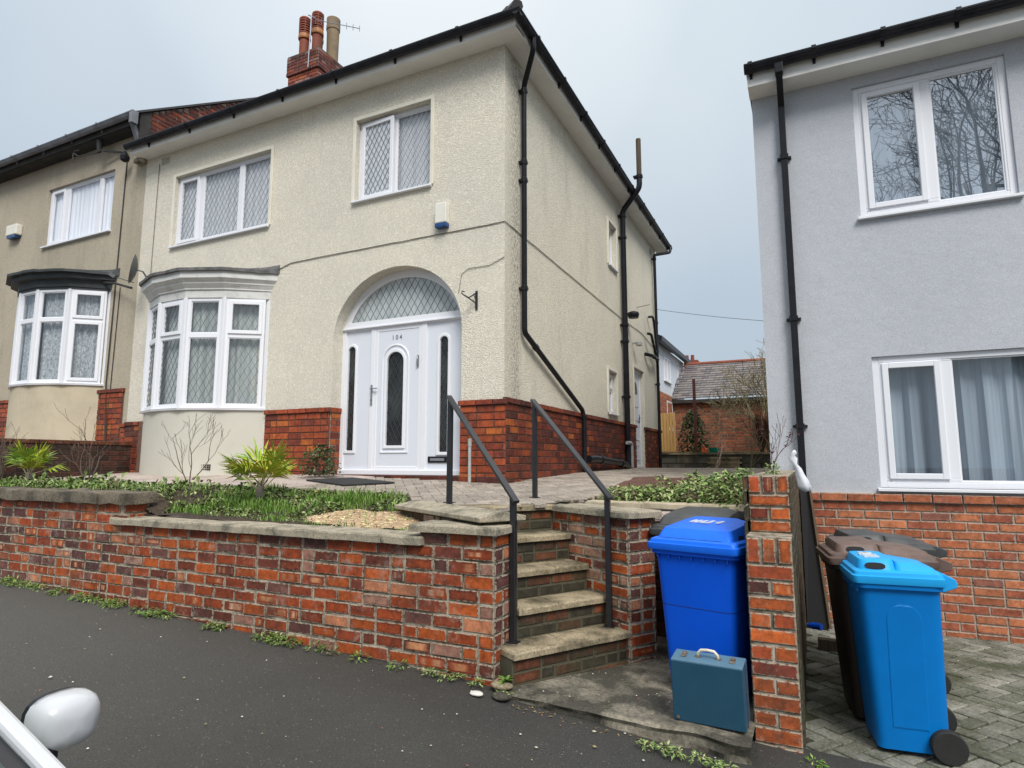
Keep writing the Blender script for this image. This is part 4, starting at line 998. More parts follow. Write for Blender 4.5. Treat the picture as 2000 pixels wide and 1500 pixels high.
# ------------------------------------------------------------------ grey house
gh=thing('grey_house','pale grey rendered house with orange brick base and white windows, at the right','house',(6,4.5,-1.3))
YG=.55; FR=F((0,YG,0),(1,0,0),(0,1,0)); XG=2.855
h1=(3.84,5.15,2.76,4.20); h2=(3.84,6.3,.0,1.30)
m=MB(); wallface(m,FR,XG,9,-.05,4.36,[h1,h2],rev=.12); m.build('front_wall',M['grey'],gh)
m=MB(); m.box(XG,9,YG+.45,9,-1.4,4.36); m.poly([(XG,YG,-1.4),(XG,YG+.5,-1.4),(XG,YG+.5,4.36),(XG,YG,4.36)]); m.build('side_wall',M['grey'],gh)
m=MB(); mo=MB(); mo.fbox(FR,XG,9,-1.5,-.05,-.01,.002); bricks(m,FR,XG,9,-1.38,-.135,PAL_GREY,front=-.02,depth=.012,m=.011,hdr=.02,H=.082,L=.235)
m2=MB(); bricks(m2,FR,XG-.02,9,-.135,-.05,PAL_GREY,front=-.05,depth=.06,m=.009,hdr=.02,H=.085)
pl=m.build('brick_base',M['brick_g'],gh); mo.build('base_mortar',M['mortar_g'],pl); m2.build('brick_band',M['brick_g'],pl)
window(FR,gh,*h1,[(3.935,4.43,2.86,4.11,1),(4.53,5.07,2.83,4.13,0)],rec=.03,fw=.06,cmat='curt_b',pmat='pane_up',depth=.06)
window(FR,gh,*h2,[(3.935,4.40,.10,1.22,1),(4.50,6.2,.07,1.24,0)],rec=.03,fw=.06,cmat='curt_b',pmat='pane_d',depth=.06,folds=12,amp=.035,cdepth=.17,sillout=.06)
m=MB(); m.fbox(FR,XG-.02,9,4.33,4.355,-.26,0); m.build('soffit',M['soffit'],gh); m=MB(); m.fbox(FR,XG-.02,9,4.33,4.50,-.28,-.26); m.build('fascia',M['soffit'],gh)
gutter(FR,XG-.04,9,4.53,-.28,.12,M['black_g'],gh,.62,ph=.06)
m=MB(); pt2=math.tan(R(30)); m.hexa([(XG-.03,YG-.36,4.5),(9,YG-.36,4.5),(9,9.2,4.5),(XG-.03,9.2,4.5),(XG-.03,4.8,4.5+pt2*4.6),(9,4.8,4.5+pt2*4.6),(9,4.85,4.5+pt2*4.6),(XG-.03,4.85,4.5+pt2*4.6)]); m.build('roof',M['slate'],gh)
dp=MB(); dp.box(3.115,3.195,YG-.38,YG-.30,4.36,4.52); dp.bar((3.155,YG-.34,4.40),(3.155,YG-.06,4.15),.065,.065,up=(1,0,0)); dp.box(3.122,3.188,YG-.085,YG-.02,-1.3,4.2)
dpo=dp.build('downpipe',M['black_p'],gh,bevel=.006)
for z in (3.55,1.75,.62,-.3): k=MB(); k.box(3.112,3.198,YG-.095,YG-.01,z-.025,z+.025); k.box(3.085,3.225,YG-.04,YG-.001,z-.012,z+.012); k.build('pipe_bracket',M['black_p'],dpo)
# ------------------------------------------------------------------ stone slabs with worn edges
def slab(mb,pts,z0,z1,step=.12,amp=.006,seed=0):
    """pts: 4 plan corners (a,b along the front; c,d back). z0/z1 numbers or functions of x"""
    a,b,c,d=[V((p[0],p[1],0)) for p in pts]
    n=max(1,int((b-a).length/step)); m_=max(1,int((d-a).length/step)); m_=max(m_,2)
    f0=z0 if callable(z0) else (lambda x:z0); f1=z1 if callable(z1) else (lambda x:z1)
    T=[];Bt=[]
    for j in range(m_+1):
        for i in range(n+1):
            p=a.lerp(b,i/n).lerp(d.lerp(c,i/n),j/m_)
            k=V((mn.noise(p*9+V((seed,0,0))),mn.noise(p*9+V((0,seed,7))),mn.noise(p*7+V((3,seed,0)))))*amp
            e=(i in (0,n)) or (j in (0,m_))
            ci=a.lerp(c,.5)
            inn=(ci-p).normalized()*.008 if e else V((0,0,0))
            T.append(V((p.x,p.y,f1(p.x)))+k*1.2+V((inn.x,inn.y,0))); Bt.append(V((p.x,p.y,f0(p.x)))+k)
    w=n+1; base=len(mb.v)
    Md=[V((t.x,t.y,0)) for t in T]
    edge=[]
    mb.v+=T+Bt; N_=len(T)
    for j in range(m_):
        for i in range(n):
            q=j*w+i; mb.f.append((base+q,base+q+1,base+q+1+w,base+q+w)); mb.c.append(None)
            mb.f.append((base+N_+q,base+N_+q+w,base+N_+q+1+w,base+N_+q+1)); mb.c.append(None)
    ring=[i for i in range(n)]+[j*w+n for j in range(m_)]+[m_*w+i for i in range(n,0,-1)]+[j*w for j in range(m_,0,-1)]
    # rim vertex just below the top gives the worn arris
    rb=len(mb.v)
    for r_ in ring:
        p=Bt[r_]; t=T[r_]; mb.v.append(V((p.x,p.y,t.z-.012)))
    L=len(ring)
    for k in range(L):
        j=(k+1)%L
        mb.f.append((base+ring[k],base+ring[j],rb+j,rb+k)); mb.c.append(None)
        mb.f.append((rb+k,rb+j,base+N_+ring[j],base+N_+ring[k])); mb.c.append(None)
# ------------------------------------------------------------------ front garden wall
gw=thing('garden_wall','long old red brick garden wall with stone coping, along the pavement','garden wall',(-2,-2.75,-1.1))
FW=F((0,-2.85,0),(1,0,0),(0,1,0))
_b=bricks
def bricks(mb,f,a0,a1,b0,b1,pal,**kw):
    kw.setdefault('wear',2 if pal[:3]==PAL_OLD[:3] or pal is PAL_RIGHT else 1); return _b(mb,f,a0,a1,b0,b1,pal,**kw)
topf=lambda x: -.13 if x<-2.5 else (-.31 if x<.76 else -.22)
m=MB(); bricks(m,FW,-11,1.335,-1.3,-.13,PAL_OLD,front=-.004,m=.011,hdr=.18,jit=.005,depth=.02,top=topf,botf=lambda x: zp(x)-.02,rough=3.2)
FE=F((1.335,-2.85,0),(0,1,0),(-1,0,0)); bricks(m,FE,0,.235,-1.3,-.22,PAL_OLD+[((.14,.05,.04),6)],front=-.004,m=.014,hdr=.5,jit=.004,depth=.02,rough=2)
FH=F((-2.5,-2.85,0),(0,1,0),(-1,0,0)); bricks(m,FH,0,.24,-.40,-.13,PAL_OLD,front=-.004,m=.012)
wbk=m.build('brickwork',M['brick'],gw)
m=MB()
for a,b,t in ((-11,-2.504,-.134),(-2.504,.754,-.314),(.754,1.331,-.224)):
    m.hexa([(a,-2.846,zp(a)-.1),(b,-2.846,zp(b)-.1),(b,-2.60,zp(b)-.1),(a,-2.60,zp(a)-.1),(a,-2.846,t),(b,-2.846,t),(b,-2.60,t),(a,-2.60,t)])
m.build('mortar_core',M['mortar'],wbk)
m=MB(); x=-2.62
for ln in (.62,.6,.66,.58,.62,.42):
    x2=min(x+ln,.80); slab(m,[(x+.003,-2.905),(x2-.003,-2.905),(x2-.003,-2.61),(x+.003,-2.61)],-.312,-.254,seed=x); x=x2
m.build('coping',M['coping'],gw)
m=MB(); slab(m,[(.69,-2.90),(1.37,-2.90),(1.37,-2.58),(.69,-2.58)],-.222,-.17,amp=.003); 
m.build('pier_cap',M['coping'],gw)
m=MB(); x=-11.0
while x<-2.45:
    x2=min(x+random.uniform(.8,1.0),-2.45); slab(m,[(x+.006,-2.91),(x2-.006,-2.91),(x2-.006,-2.56),(x+.006,-2.56)],-.134,-.03,seed=x,amp=.02); x=x2
m.build('stone_coping',M['coping_d'],gw,smooth=True,auto=35)
# ------------------------------------------------------------------ steps
st=thing('stone_steps','flight of five worn stone steps between brick walls','steps',(1.7,-2.2,-1.15))
zs_=[-.94,-.735,-.53,-.32,-.10]
for k,z in enumerate(zs_):
    s0=.22*k; vl=-.98 if k==0 else -.80; dp_=.36 if k<4 else .34
    m=MB(); mid=(vl-.0)/2+random.uniform(-.08,.08)
    for (va,vb) in ((vl,mid),(mid,0.03 if k==0 else -.002)):
        q=[B1+U*(s0-.0)+W*(va+.002),B1+U*s0+W*(vb-.002),B1+U*(s0+dp_)+W*(vb-.002),B1+U*(s0+dp_)+W*(va+.002)]
        slab(m,q,z-.045,z,step=.07,amp=.0025,seed=k+va)
    tr=m.build('tread',M['tread'],st)
    m=MB(); fr=F(B1+U*(s0+.03),W,U); zb=(zs_[k-1] if k else -1.2)
    bricks(m,fr,vl+.01,-.003,zb,z-.052,PAL_STEP,front=-.004,H=.075,L=.22,m=.012,hdr=.2,depth=.02)
    rb_=m.build('riser',M['brick_step'],st)
    m=MB(); m.fbox(fr,vl+.004,-.004,zb-.02,z-.053,.002,.25); m.build('riser_mortar',M['mortar_m'],rb_)
# left end of the bottom step
m=MB(); fe=F(B1+W*(-.97)+U*.03,U,W); bricks(m,fe,0,.3,-1.25,-.995,PAL_STEP,front=-.004,H=.075,L=.22,m=.012); m.build('riser',M['brick_step'],st)
# stair walls
rw=thing('stair_wall','short brick wall with stone coping on the right of the steps, by the blue bin','wall',tuple(B1+W*.1+V((0,0,-1.15))))
m=MB(); mo=MB()
fi=F(B1,U,W); fe=F(B1,W,U); fb=F(B1+W*.27,U,-W)
bricks(m,fi,0,1.12,-1.3,-.155,PAL_OLD+[((.42,.24,.16),4)],front=-.004,m=.016,hdr=.25,depth=.02,H=.082,L=.2,rough=2)
bricks(m,fe,0,.27,-1.3,-.155,PAL_OLD,front=-.004,m=.014,hdr=.4,depth=.02,H=.082,rough=2)
bricks(m,fb,0,.55,-1.3,-.155,PAL_OLD,front=-.004,m=.014,hdr=.2,depth=.02,H=.082)
mo.fbox(fi,.004,1.1,-1.3,-.157,.003,.266)
b_=m.build('brickwork',M['brick'],rw); mo.build('mortar_core',M['mortar'],b_)
m=MB()
for a0,a1 in ((-.05,.42),(.425,.86),(.865,1.2)):
    q=[fi.p(a1,0,-.035),fi.p(a0,0,-.035),fi.p(a0,0,.30),fi.p(a1,0,.30)]; slab(m,q,-.155,-.105,step=.08,seed=a0,amp=.005)
m.build('coping',M['coping'],rw)
lw=thing('stair_wall','low wall with pointed stone coping on the left of the steps, behind the garden wall end','wall',(1.0,-2.5,-1.1))
fl=F(OL,U,W)
m=MB(); mo=MB(); mo.fbox(fl,.27,1.7,-1.3,-.15,-.10,.17); w_=mo.build('mossy_wall',M['mortar_m'],lw)
fo2=F(OL-W*.115,U,W); bricks(m,fo2,.27,1.7,-.5,-.15,PAL_STEP+[((.3,.2,.16),5)],front=0,H=.075,L=.21,m=.012,depth=.02); m.build('brickwork',M['brick_step'],lw)
m=MB(); lo=[(-.16,-.148),(.21,-.148),(.21,-.115),(.03,-.078),(-.16,-.115)]
ff=F(OL+U*.22,W,U)
for d0,d1 in ((0,.52),(.524,1.02),(1.024,1.5)): m.plate(ff,lo,d0,d1)
m.build('coping',M['coping'],lw,bevel=.006)
# handrails
def rail(label,lo,hi,loc):
    t=thing('handrail',label,'handrail',tuple(lo),group='black handrails of the steps')
    lo,hi=V(lo),V(hi); h0=lo+V((0,0,.945)); h1=hi+V((0,0,.86))
    a=t
    for p,q in ((lo,h0),(hi,h1)):
        m=MB(); m.box(p.x-.02,p.x+.02,p.y-.02,p.y+.02,p.z-.01,q.z); 
        po=m.build('post',M['blackpaint'],t,bevel=.003,seg=1)
        m=MB(); m.box(p.x-.04,p.x+.04,p.y-.035,p.y+.035,p.z,p.z+.007); m.build('foot_plate',M['blackpaint'],po)
    dv=(h0-h1).normalized()
    m=MB(); m.bar(h1-dv*.05+V((0,0,.008)),h0+dv*.055+V((0,0,.008)),.048,.024); m.build('top_rail',M['blackpaint'],t,bevel=.003,seg=1)
rail('black steel handrail on the left of the steps, nearer the garden wall',(1.37,-2.64,-.94),(.49,-2.03,-.085),None)
rail('black steel handrail on the right of the steps, nearer the blue bin',tuple(B1+U*.165-W*.045+V((0,0,-.94))),tuple(B1+U*1.27+W*.06+V((0,0,-.07))),None)
# planter wall behind the bins, edging stones
pw_=thing('retaining_wall','low brick retaining wall with buff edging stones behind the bins','wall',(2.2,-1.2,-1.15))
m=MB(); fp=F((0,-1.25,0),(1,0,0),(0,1,0)); bricks(m,fp,1.3,2.86,-1.25,-.20,PAL_STEP,front=-.004,H=.085,m=.012,depth=.02); b_=m.build('brickwork',M['brick_step'],pw_)
mo=MB(); mo.box(1.3,2.86,-1.248,-1.1,-1.25,-.205); mo.build('mortar_core',M['mortar_d'],b_)
m=MB(); x=1.42
for ln in (.50,.5,.47): slab(m,[(x,-1.27),(x+ln-.006,-1.27),(x+ln-.006,-1.09),(x,-1.09)],-.135,-.085,seed=x,amp=.006); x+=ln
m.build('edging_stone',M['buffstone'],pw_)
m=MB()
for (x,y,z,r_) in ((1.95,-1.42,-.19,.10),(2.2,-1.38,-.18,.13),(2.42,-1.35,-.19,.1),(2.6,-1.33,-.2,.09)):
    for i in range(4): 
        a=random.random()*3; slab(m,[(x-r_,y-.06),(x+r_,y-.07),(x+r_*.8,y+.12),(x-r_*.9,y+.1)],z-.03,z+.005+i*.006,step=.06,amp=.02,seed=i*x)
m.build('broken_slabs',M['concrete_p'],pw_)
# right boundary wall
bw=thing('boundary_wall','stepped red brick boundary wall between the bins and the neighbouring drive','wall',(2.98,-1.2,-1.25))
f1=F((0,-2.67,0),(1,0,0),(0,1,0)); f2=F((0,-2.42,0),(1,0,0),(0,1,0)); f3=F((3.105,-2.67,0),(0,1,0),(-1,0,0)); f4=F((2.855,0,0),(0,1,0),(1,0,0))
m=MB()
bricks(m,f1,2.855,3.105,-1.5,-.32,PAL_RIGHT,front=-.004,m=.013,hdr=.0,L=.25,H=.087,depth=.02,rough=2,jit=.004)
bricks(m,f1,2.855,3.105,-.32,-.17,PAL_RIGHT,front=-.006,m=.016,hdr=0,L=.0835,H=.15,depth=.25,jit=.004)
bricks(m,f2,2.862,3.10,-.17,.06,PAL_RIGHT,front=-.004,m=.012,hdr=0,L=.235,H=.078,depth=.02)
bricks(m,f2,2.862,3.10,.06,.175,PAL_RIGHT,front=-.004,m=.012,hdr=0,L=.079,H=.115,depth=.2)
bk=m.build('brickwork',M['brick'],bw)
m=MB(); bricks(m,f3,0.02,3.15,-1.5,-.17,[((.05,.035,.022),5),((.075,.045,.025),3),((.035,.03,.02),3)],front=-.004,H=.087,m=.012,depth=.02); bricks(m,f3,.25,3.15,-.17,.17,[((.09,.055,.03),5),((.12,.06,.03),3)],front=-.004,H=.085,m=.012,depth=.02)
bricks(m,f4,-2.65,.5,-1.4,.17,PAL_STEP,front=-.002,H=.087,m=.012,depth=.01)
m.build('side_brickwork',M['brick_step'],bw)
m=MB(); m.box(2.860,3.10,-2.664,.5,-1.5,-.172); m.box(2.866,3.096,-2.41,.5,-.18,.17); m.build('mortar_core',M['mortar'],bk)
m=MB()
for i in range(9): slab(m,[(2.862,-2.2+i*.3),(3.10,-2.2+i*.3),(3.10,-1.905+i*.3),(2.862,-1.905+i*.3)],.168,.178,step=.1,amp=.003)
m.build('wall_top',M['brick_g'],bw) if False else None
# boundary wall to the left garden
lb_=thing('boundary_wall','dark old brick wall with orange top course between the two front gardens','wall',(-6.8,-1.4,0))
m=MB(); f5=F((-6.85,0,0),(0,1,0),(-1,0,0)); bricks(m,f5,-2.6,-.0,-.1,.52,[((.05,.022,.016),5),((.035,.02,.016),4),((.08,.03,.02),2)],front=-.004,H=.082,m=.01,depth=.02)
bricks(m,f5,-2.6,-.0,.52,.585,[((.16,.05,.022),5),((.10,.035,.02),4)],front=-.02,H=.065,L=.11,m=.008,depth=.1); b_=m.build('brickwork',M['brick_h'],lb_)
mo=MB(); mo.box(-7.05,-6.853,-2.6,0,-.3,.55); mo.build('mortar_core',M['soffit_d'],b_)
# ------------------------------------------------------------------ wheelie bins
def rrect(hw,y0,y1,r,n=4,cx=0):
    pts=[]
    for (sx,yy,a0) in ((1,y1,0),(-1,y1,90),(-1,y0,180),(1,y0,270)):
        ox=cx+sx*(hw-r); oy=yy-r if yy==y1 else yy+r
        for i in range(n+1):
            a=R(a0+90*i/n); pts.append((ox+r*math.cos(a),oy+r*math.sin(a)))
    return pts
def loft(mb,loops,cap=True):
    n=len(loops[0]); b=len(mb.v)
    for l in loops: mb.v+=[V(p) for p in l]
    for k in range(len(loops)-1):
        for i in range(n):
            j=(i+1)%n; mb.f.append((b+k*n+i,b+k*n+j,b+(k+1)*n+j,b+(k+1)*n+i)); mb.c.append(None)
    if cap:
        mb.f.append(tuple(range(b+n-1,b-1,-1))); mb.c.append(None)
        e=b+(len(loops)-1)*n; mb.f.append(tuple(range(e,e+n))); mb.c.append(None)
def bin_(name,label,w,d,h,body,lid,loc,rz,style='pad',cat='wheelie bin',sticker=True,panel=True,closed=True):
    t=thing(name,label,cat,loc,world=False,rotz=rz)
    t['group']='wheelie bins'
    hw=w/2; y0=-d/2; y1=d/2
    hb=h-.13
    def L(k,z,r=.05,f=0): 
        # k 0 bottom..1 top
        return [(x,y,z) for x,y in rrect(hw*(.74+.17*k),y0*(.70+.22*k),y1*(.80+.02*k)-.0,r)]
    m=MB(); lo=[L(0,.03,.04),L(.03,.06,.05)]+[L((z-.06)/(hb-.06)*.97+.03,z) for z in (.2,.4,hb*.55,hb*.555,hb*.56,.7*hb,hb-.05)]
    loft(m,lo)
    bo=m.build('body',M[body],t,smooth=True,auto=30)
    if style=='dome': m=MB(); loft(m,[[(x*1.004,y*1.004,z+dz_) for x,y,z in L((z-.06)/(hb-.06)*.97+.03,z)] for z in (.60*hb,) for dz_ in (-.0015,.0015)],False); m.build('seam_line',M['bin_black'],bo)
    m=MB(); rim=[[(x,y,z) for x,y in rrect(hw*k,y0*k2,y1*.86,.05)] for z,k,k2 in ((hb-.05,.92,.93),(hb-.05,.985,.98),(hb,.99,.985),(hb,.9,.9))]
    loft(m,rim,False)
    for i in range(7):
        x=-hw*.8+i*hw*.266; m.box(x-.003,x+.003,y0*.955,y0*.90,hb-.075,hb-.05)
    m.build('rim',M[body],bo,smooth=True,auto=30)
    if panel:
        # shallow arched panel pressed into each side
        for sx in (1,-1):
            m=MB(); pts=[]
            fs_=F((sx*hw*.865,0,0),(0,1,0),(-sx*1,0,0))
            def q(a,b): 
                k=(b-.06)/(hb-.06)*.97+.03; x=hw*(.74+.17*k)+.0035
                return V((sx*x,a,b))
            c=capsule(.0,d*.38,.14,hb-.13,10); ci=[(a*.93,min(b,hb-.142) if b>.2 else b+.012) for a,b in c]
            n=len(c)
            for i in range(n):
                j=(i+1)%n; m.poly([q(*c[i])-V((sx*.004,0,0)),q(*c[j])-V((sx*.004,0,0)),q(*ci[j]),q(*ci[i])]); 
            m.poly([q(*p) for p in ci]); m.build('side_panel',M[body],bo)
    # lid
    m=MB(); zl_=hb+.004
    zf_=zl_+.034
    rows=[(1.02,y0*1.03,y1*.88,zl_-.028,.03),(1.035,y0*1.045,y1*.9,zl_-.012,.03),(1.035,y0*1.045,y1*.9,zl_+.012,.03),(1.0,y0*1.0,y1*.88,zl_+.016,.03),(.985,y0*.985,y1*.87,zf_,.04),(.93,y0*.93,y1*.84,zf_+.008,.05)]
    lo=[]
    for k,a,b,z,r_ in rows: lo.append([(x,y,z) for x,y in rrect(hw*k,a,b,r_)])
    loft(m,lo); li=m.build('lid',M[lid],t,smooth=True,auto=30)
    if style=='pad':
        def pad(k0,k1,a,b,z0,h0,h1,ins,r0=.05):
            mm=MB(); A=[(x,y,z0) for x,y in rrect(hw*k0,a,b,r0)]; cy=(a+b)/2
            def zz(y): return h0+(h1-h0)*(y-a)/(b-a)
            B=[(x*k1/k0,cy+(y-cy)*(1-ins),z0+zz(y)*.85) for x,y,z in A]; C=[(x*(k1-.05)/k0,cy+(y-cy)*(1-ins*1.5),z0+zz(y)) for x,y,z in A]
            loft(mm,[A,B,C]); return mm.build('lid_pad',M[lid],li,smooth=True,auto=32)
        pad(.88,.78,y0*.88,y0*.05,zf_+.004,.055,.062,.10)
        pad(.84,.74,y0*.08,y1*.78,zf_+.002,.050,.022,.06,.03)
        for sx in (1,-1):
            m=MB(); fh=F((0,0,0),(0,1,0),(sx,0,-.0)); c=[]
            for q in range(16):
                aa=2*math.pi*q/16; ca_,sa_=math.cos(aa),math.sin(aa); ca_=math.copysign(abs(ca_)**.6,ca_)
                u=y0*.52+.052*ca_; w_=.5+.36*sa_
                c.append(V((sx*(hw*(.88-.10*w_)+.003),u,zf_+.006+.048*w_)))
            m.poly(c); ct_=sum(c,V((0,0,0)))/16; m.poly([ct_+(p-ct_)*.8+V((sx*.001,0,0)) for p in c]); m.build('hand_hole',M['room'],li)
        zpad=lambda y: zf_+.004+.060
    else:
        A=[];B=[];C=[];D=[]
        for x,y in rrect(hw*.86,y0*.86,y1*.74,.035):
            tt=(y-y0*.86)/(y1*.74-y0*.86)
            A.append((x,y,zf_+.004)); B.append((x*.97,y+(.022 if tt<.5 else -.01),zf_+.035+.01*tt)); C.append((x*.90,y+(.05 if tt<.5 else -.05),zf_+.066+.030*tt)); D.append((x*.60,y*.6+.02,zf_+.085+.032*tt))
        loft(m:=MB(),[A,B,C,D]); m.build('lid_pad',M[lid],li,smooth=True,auto=28)
        m=MB(); m.box(-hw*.76,hw*.66,y0*.86-.004,y0*.86+.004,zf_+.002,zf_+.010); m.build('hand_hole',M['room'],li)
        m=MB(); m.faces([(hw*.862,y0*.45,zf_+.008),(hw*.862,y0*.10,zf_+.008),(hw*.842,y0*.14,zf_+.032),(hw*.842,y0*.41,zf_+.032)],[(0,1,2,3)]); m.build('side_grip',M['room'],li)
        zpad=lambda y: zf_+.090+.02*(y-y0)/d
    # hinge and handle
    m=MB()
    for sx in (1,-1):
        m.hexa([(sx*hw*.82-.012,y1*.82,hb-.06),(sx*hw*.82+.012,y1*.82,hb-.06),(sx*hw*.82+.012,y1*1.13,hb-.03),(sx*hw*.82-.012,y1*1.13,hb-.03),(sx*hw*.82-.012,y1*.82,hb+.05),(sx*hw*.82+.012,y1*.82,hb+.05),(sx*hw*.82+.012,y1*1.13,hb+.012),(sx*hw*.82-.012,y1*1.13,hb+.012)])
    m.tube([(-hw*.86,y1*1.1,hb-.01),(hw*.86,y1*1.1,hb-.01)],.014,8); m.build('handle',M[lid],t,bevel=.004,seg=1)
    # wheels
    wy=y1*.70
    m=MB(); m.tube([(-hw*.80,wy,.09),(hw*.80,wy,.09)],.012,8); m.build('axle',M['rubber'],t)
    for sx in (1,-1):
        m=MB(); x=sx*hw*.86
        m.lathe((x,wy,.085),[(.048,-.026),(.079,-.026),(.085,-.018),(.085,.018),(.079,.026),(.048,.026)],24,axis='x'); wh=m.build('wheel',M['rubber'],t,smooth=True,auto=35)
        m=MB(); m.lathe((x,wy,.085),[(.05,-.014),(.05,.014)],20,axis='x'); m.lathe((x,wy,.085),[(.018,-.024),(.018,.024)],12,axis='x'); m.build('hub',M['rubber'],wh,smooth=True,auto=35)
    if sticker:
        m=MB(); random.seed(11)
        strokes=[((-.10,-.05),(-.10,.05)),((-.10,0),(-.06,0)),((-.06,-.05),(-.06,.05)),((-.02,.05),(.03,.05)),((.03,.05),(.03,-.05)),((.03,-.05),(-.02,-.05)),((-.02,-.05),(-.02,.05)),((.06,.05),(.10,.05)),((.06,0),(.10,0)),((.10,.05),(.10,-.05))]
        yc=y0*.50 if style=='pad' else y0*.05
        for (a,b),(c,e) in strokes:
            kx=.9; p=V((a*kx,b*(.7 if style=='pad' else 1.2)+yc,0)); q=V((c*kx,e*(.7 if style=='pad' else 1.2)+yc,0))
            p.z=zpad(p.y); q.z=zpad(q.y); m.bar(p,q,.020,.006)
        m.build('lid_marking',M['sticker'],li)
    return t
bin_('wheelie_bin','cobalt blue wheelie bin behind the blue case, marked white on its lid',.56,.60,1.04,'bin_blue','bin_blue_lid',(2.60,-2.27,-1.18),R(-14),'dome',panel=False)
bin_('wheelie_bin','black wheelie bin with dark grey lid, hidden behind the cobalt blue one',.60,.62,1.06,'bin_black','bin_black_lid',(2.46,-1.62,-1.18),R(-6),'dome',sticker=False,panel=False)
rzb=R(-90+7)
bs_=bin_('wheelie_bin','bright sky blue wheelie bin on the paved drive, its black wheel towards us',.48,.465,1.065,'bin_sky','bin_sky_lid',(3.61,-2.20,zd),rzb,'pad')
m=MB(); m.box(.0,.002,-.16,-.11,.88,.92); 
m=MB(); m.hexa([(.2185,-.17,.905),(.2215,-.17,.905),(.2215,-.10,.905),(.2185,-.10,.905),(.2185,-.165,.955),(.2235,-.165,.955),(.2235,-.12,.945),(.2185,-.12,.945)]); m.build('label',M['sticker'],bs_)
bin_('wheelie_bin','brown wheelie bin directly behind the sky blue one on the drive',.56,.62,1.10,'bin_brown','bin_brown_lid',(3.575,-1.76,zd),rzb,'pad',sticker=False)
bin_('wheelie_bin','black wheelie bin nearest the grey house wall, behind the brown one',.56,.62,1.09,'bin_black','bin_black_lid',(3.66,-1.06,zd),rzb+R(3),'pad',sticker=False)
# ------------------------------------------------------------------ case
ct=thing('hard_case','petrol blue hard case with cream handle and two clasps, standing on the landing','case',(2.645,-2.845,-1.172),world=False,rotz=R(-3)); 
til=-R(7)
fc=MB(); w_,h_,t_=.385,.335,.15
m=MB(); m.box(-w_/2,w_/2,0,t_,0,h_); cb=m.build('case_body',M['case'],ct,bevel=.008,seg=3)
m=MB(); m.box(-w_/2+.003,w_/2-.003,.004,t_-.004,h_-.006,h_+.003); c2=m.build('case_top',M['case_t'],ct,bevel=.004)
m=MB(); m.tube([(-.055,t_*.5,h_),(-.052,t_*.5,h_+.025),(-.035,t_*.5,h_+.043),(0,t_*.5,h_+.046),(.035,t_*.5,h_+.043),(.052,t_*.5,h_+.025),(.055,t_*.5,h_)],.0085,8); m.build('handle',M['cream_p'],ct,smooth=True)
m=MB()
for x in (-.055,.055): m.box(x-.016,x+.016,t_*.5-.012,t_*.5+.012,h_+.002,h_+.007)
m.build('handle_mount',M['brass'],ct)
for x in (-.13,.13):
    m=MB(); m.box(x-.014,x+.014,t_*.5-.03,t_*.5+.03,h_+.002,h_+.010); m.box(x-.010,x+.010,t_*.5+.0,t_*.5+.026,h_+.010,h_+.016); m.build('clasp',M['brass'],ct,bevel=.003)
m=MB(); m.box(-w_/2+.018,-w_/2+.036,-.004,0,.014,.028); m.build('foot_stud',M['brass'],ct)
m=MB(); m.box(-w_/2-.001,w_/2+.001,t_*.45,t_*.47,.0,h_-.003); m.build('case_seam',M['car_black'],ct)
for c in ct.children: c.rotation_euler=(-til,0,0)
# ------------------------------------------------------------------ car
car=thing('parked_car','white car parked at the kerb, its windscreen pillar and door mirror showing','car',(.8,-6.5,-1.27))
yc=-6.5
def sec(x,z0,z1,hw,r=.16):
    pts=[]
    for sy,zz,a0 in ((1,z1,0),(-1,z1,90),(-1,z0,180),(1,z0,270)):
        rr=r if zz==z1 else .08
        oy=yc+sy*(hw-rr); oz=zz-rr if zz==z1 else zz+rr
        for i in range(5):
            a=R(a0+22.5*i); pts.append((x,oy+rr*math.cos(a),oz+rr*math.sin(a)))
    return pts
m=MB(); loft(m,[sec(x,z0,z1,hw) for x,z0,z1,hw in ((-1.12,-.95,-.62,.60),(-1.08,-1.0,-.50,.70),(-.9,-1.05,-.42,.78),(-.3,-1.07,-.40,.80),(.6,-1.07,-.40,.81),(1.4,-1.07,-.40,.81),(1.84,-1.06,-.405,.80),(2.2,-1.05,-.45,.77),(2.48,-1.03,-.53,.70),(2.60,-1.0,-.62,.62),(2.64,-.95,-.72,.55))]); cbd=m.build('body',M['white_car'],car,smooth=True,auto=50)
m=MB(); m.box(-.6,.76,yc-.63,yc+.63,.15,.185); rf_=m.build('roof',M['white_car'],car,bevel=.03,seg=3)
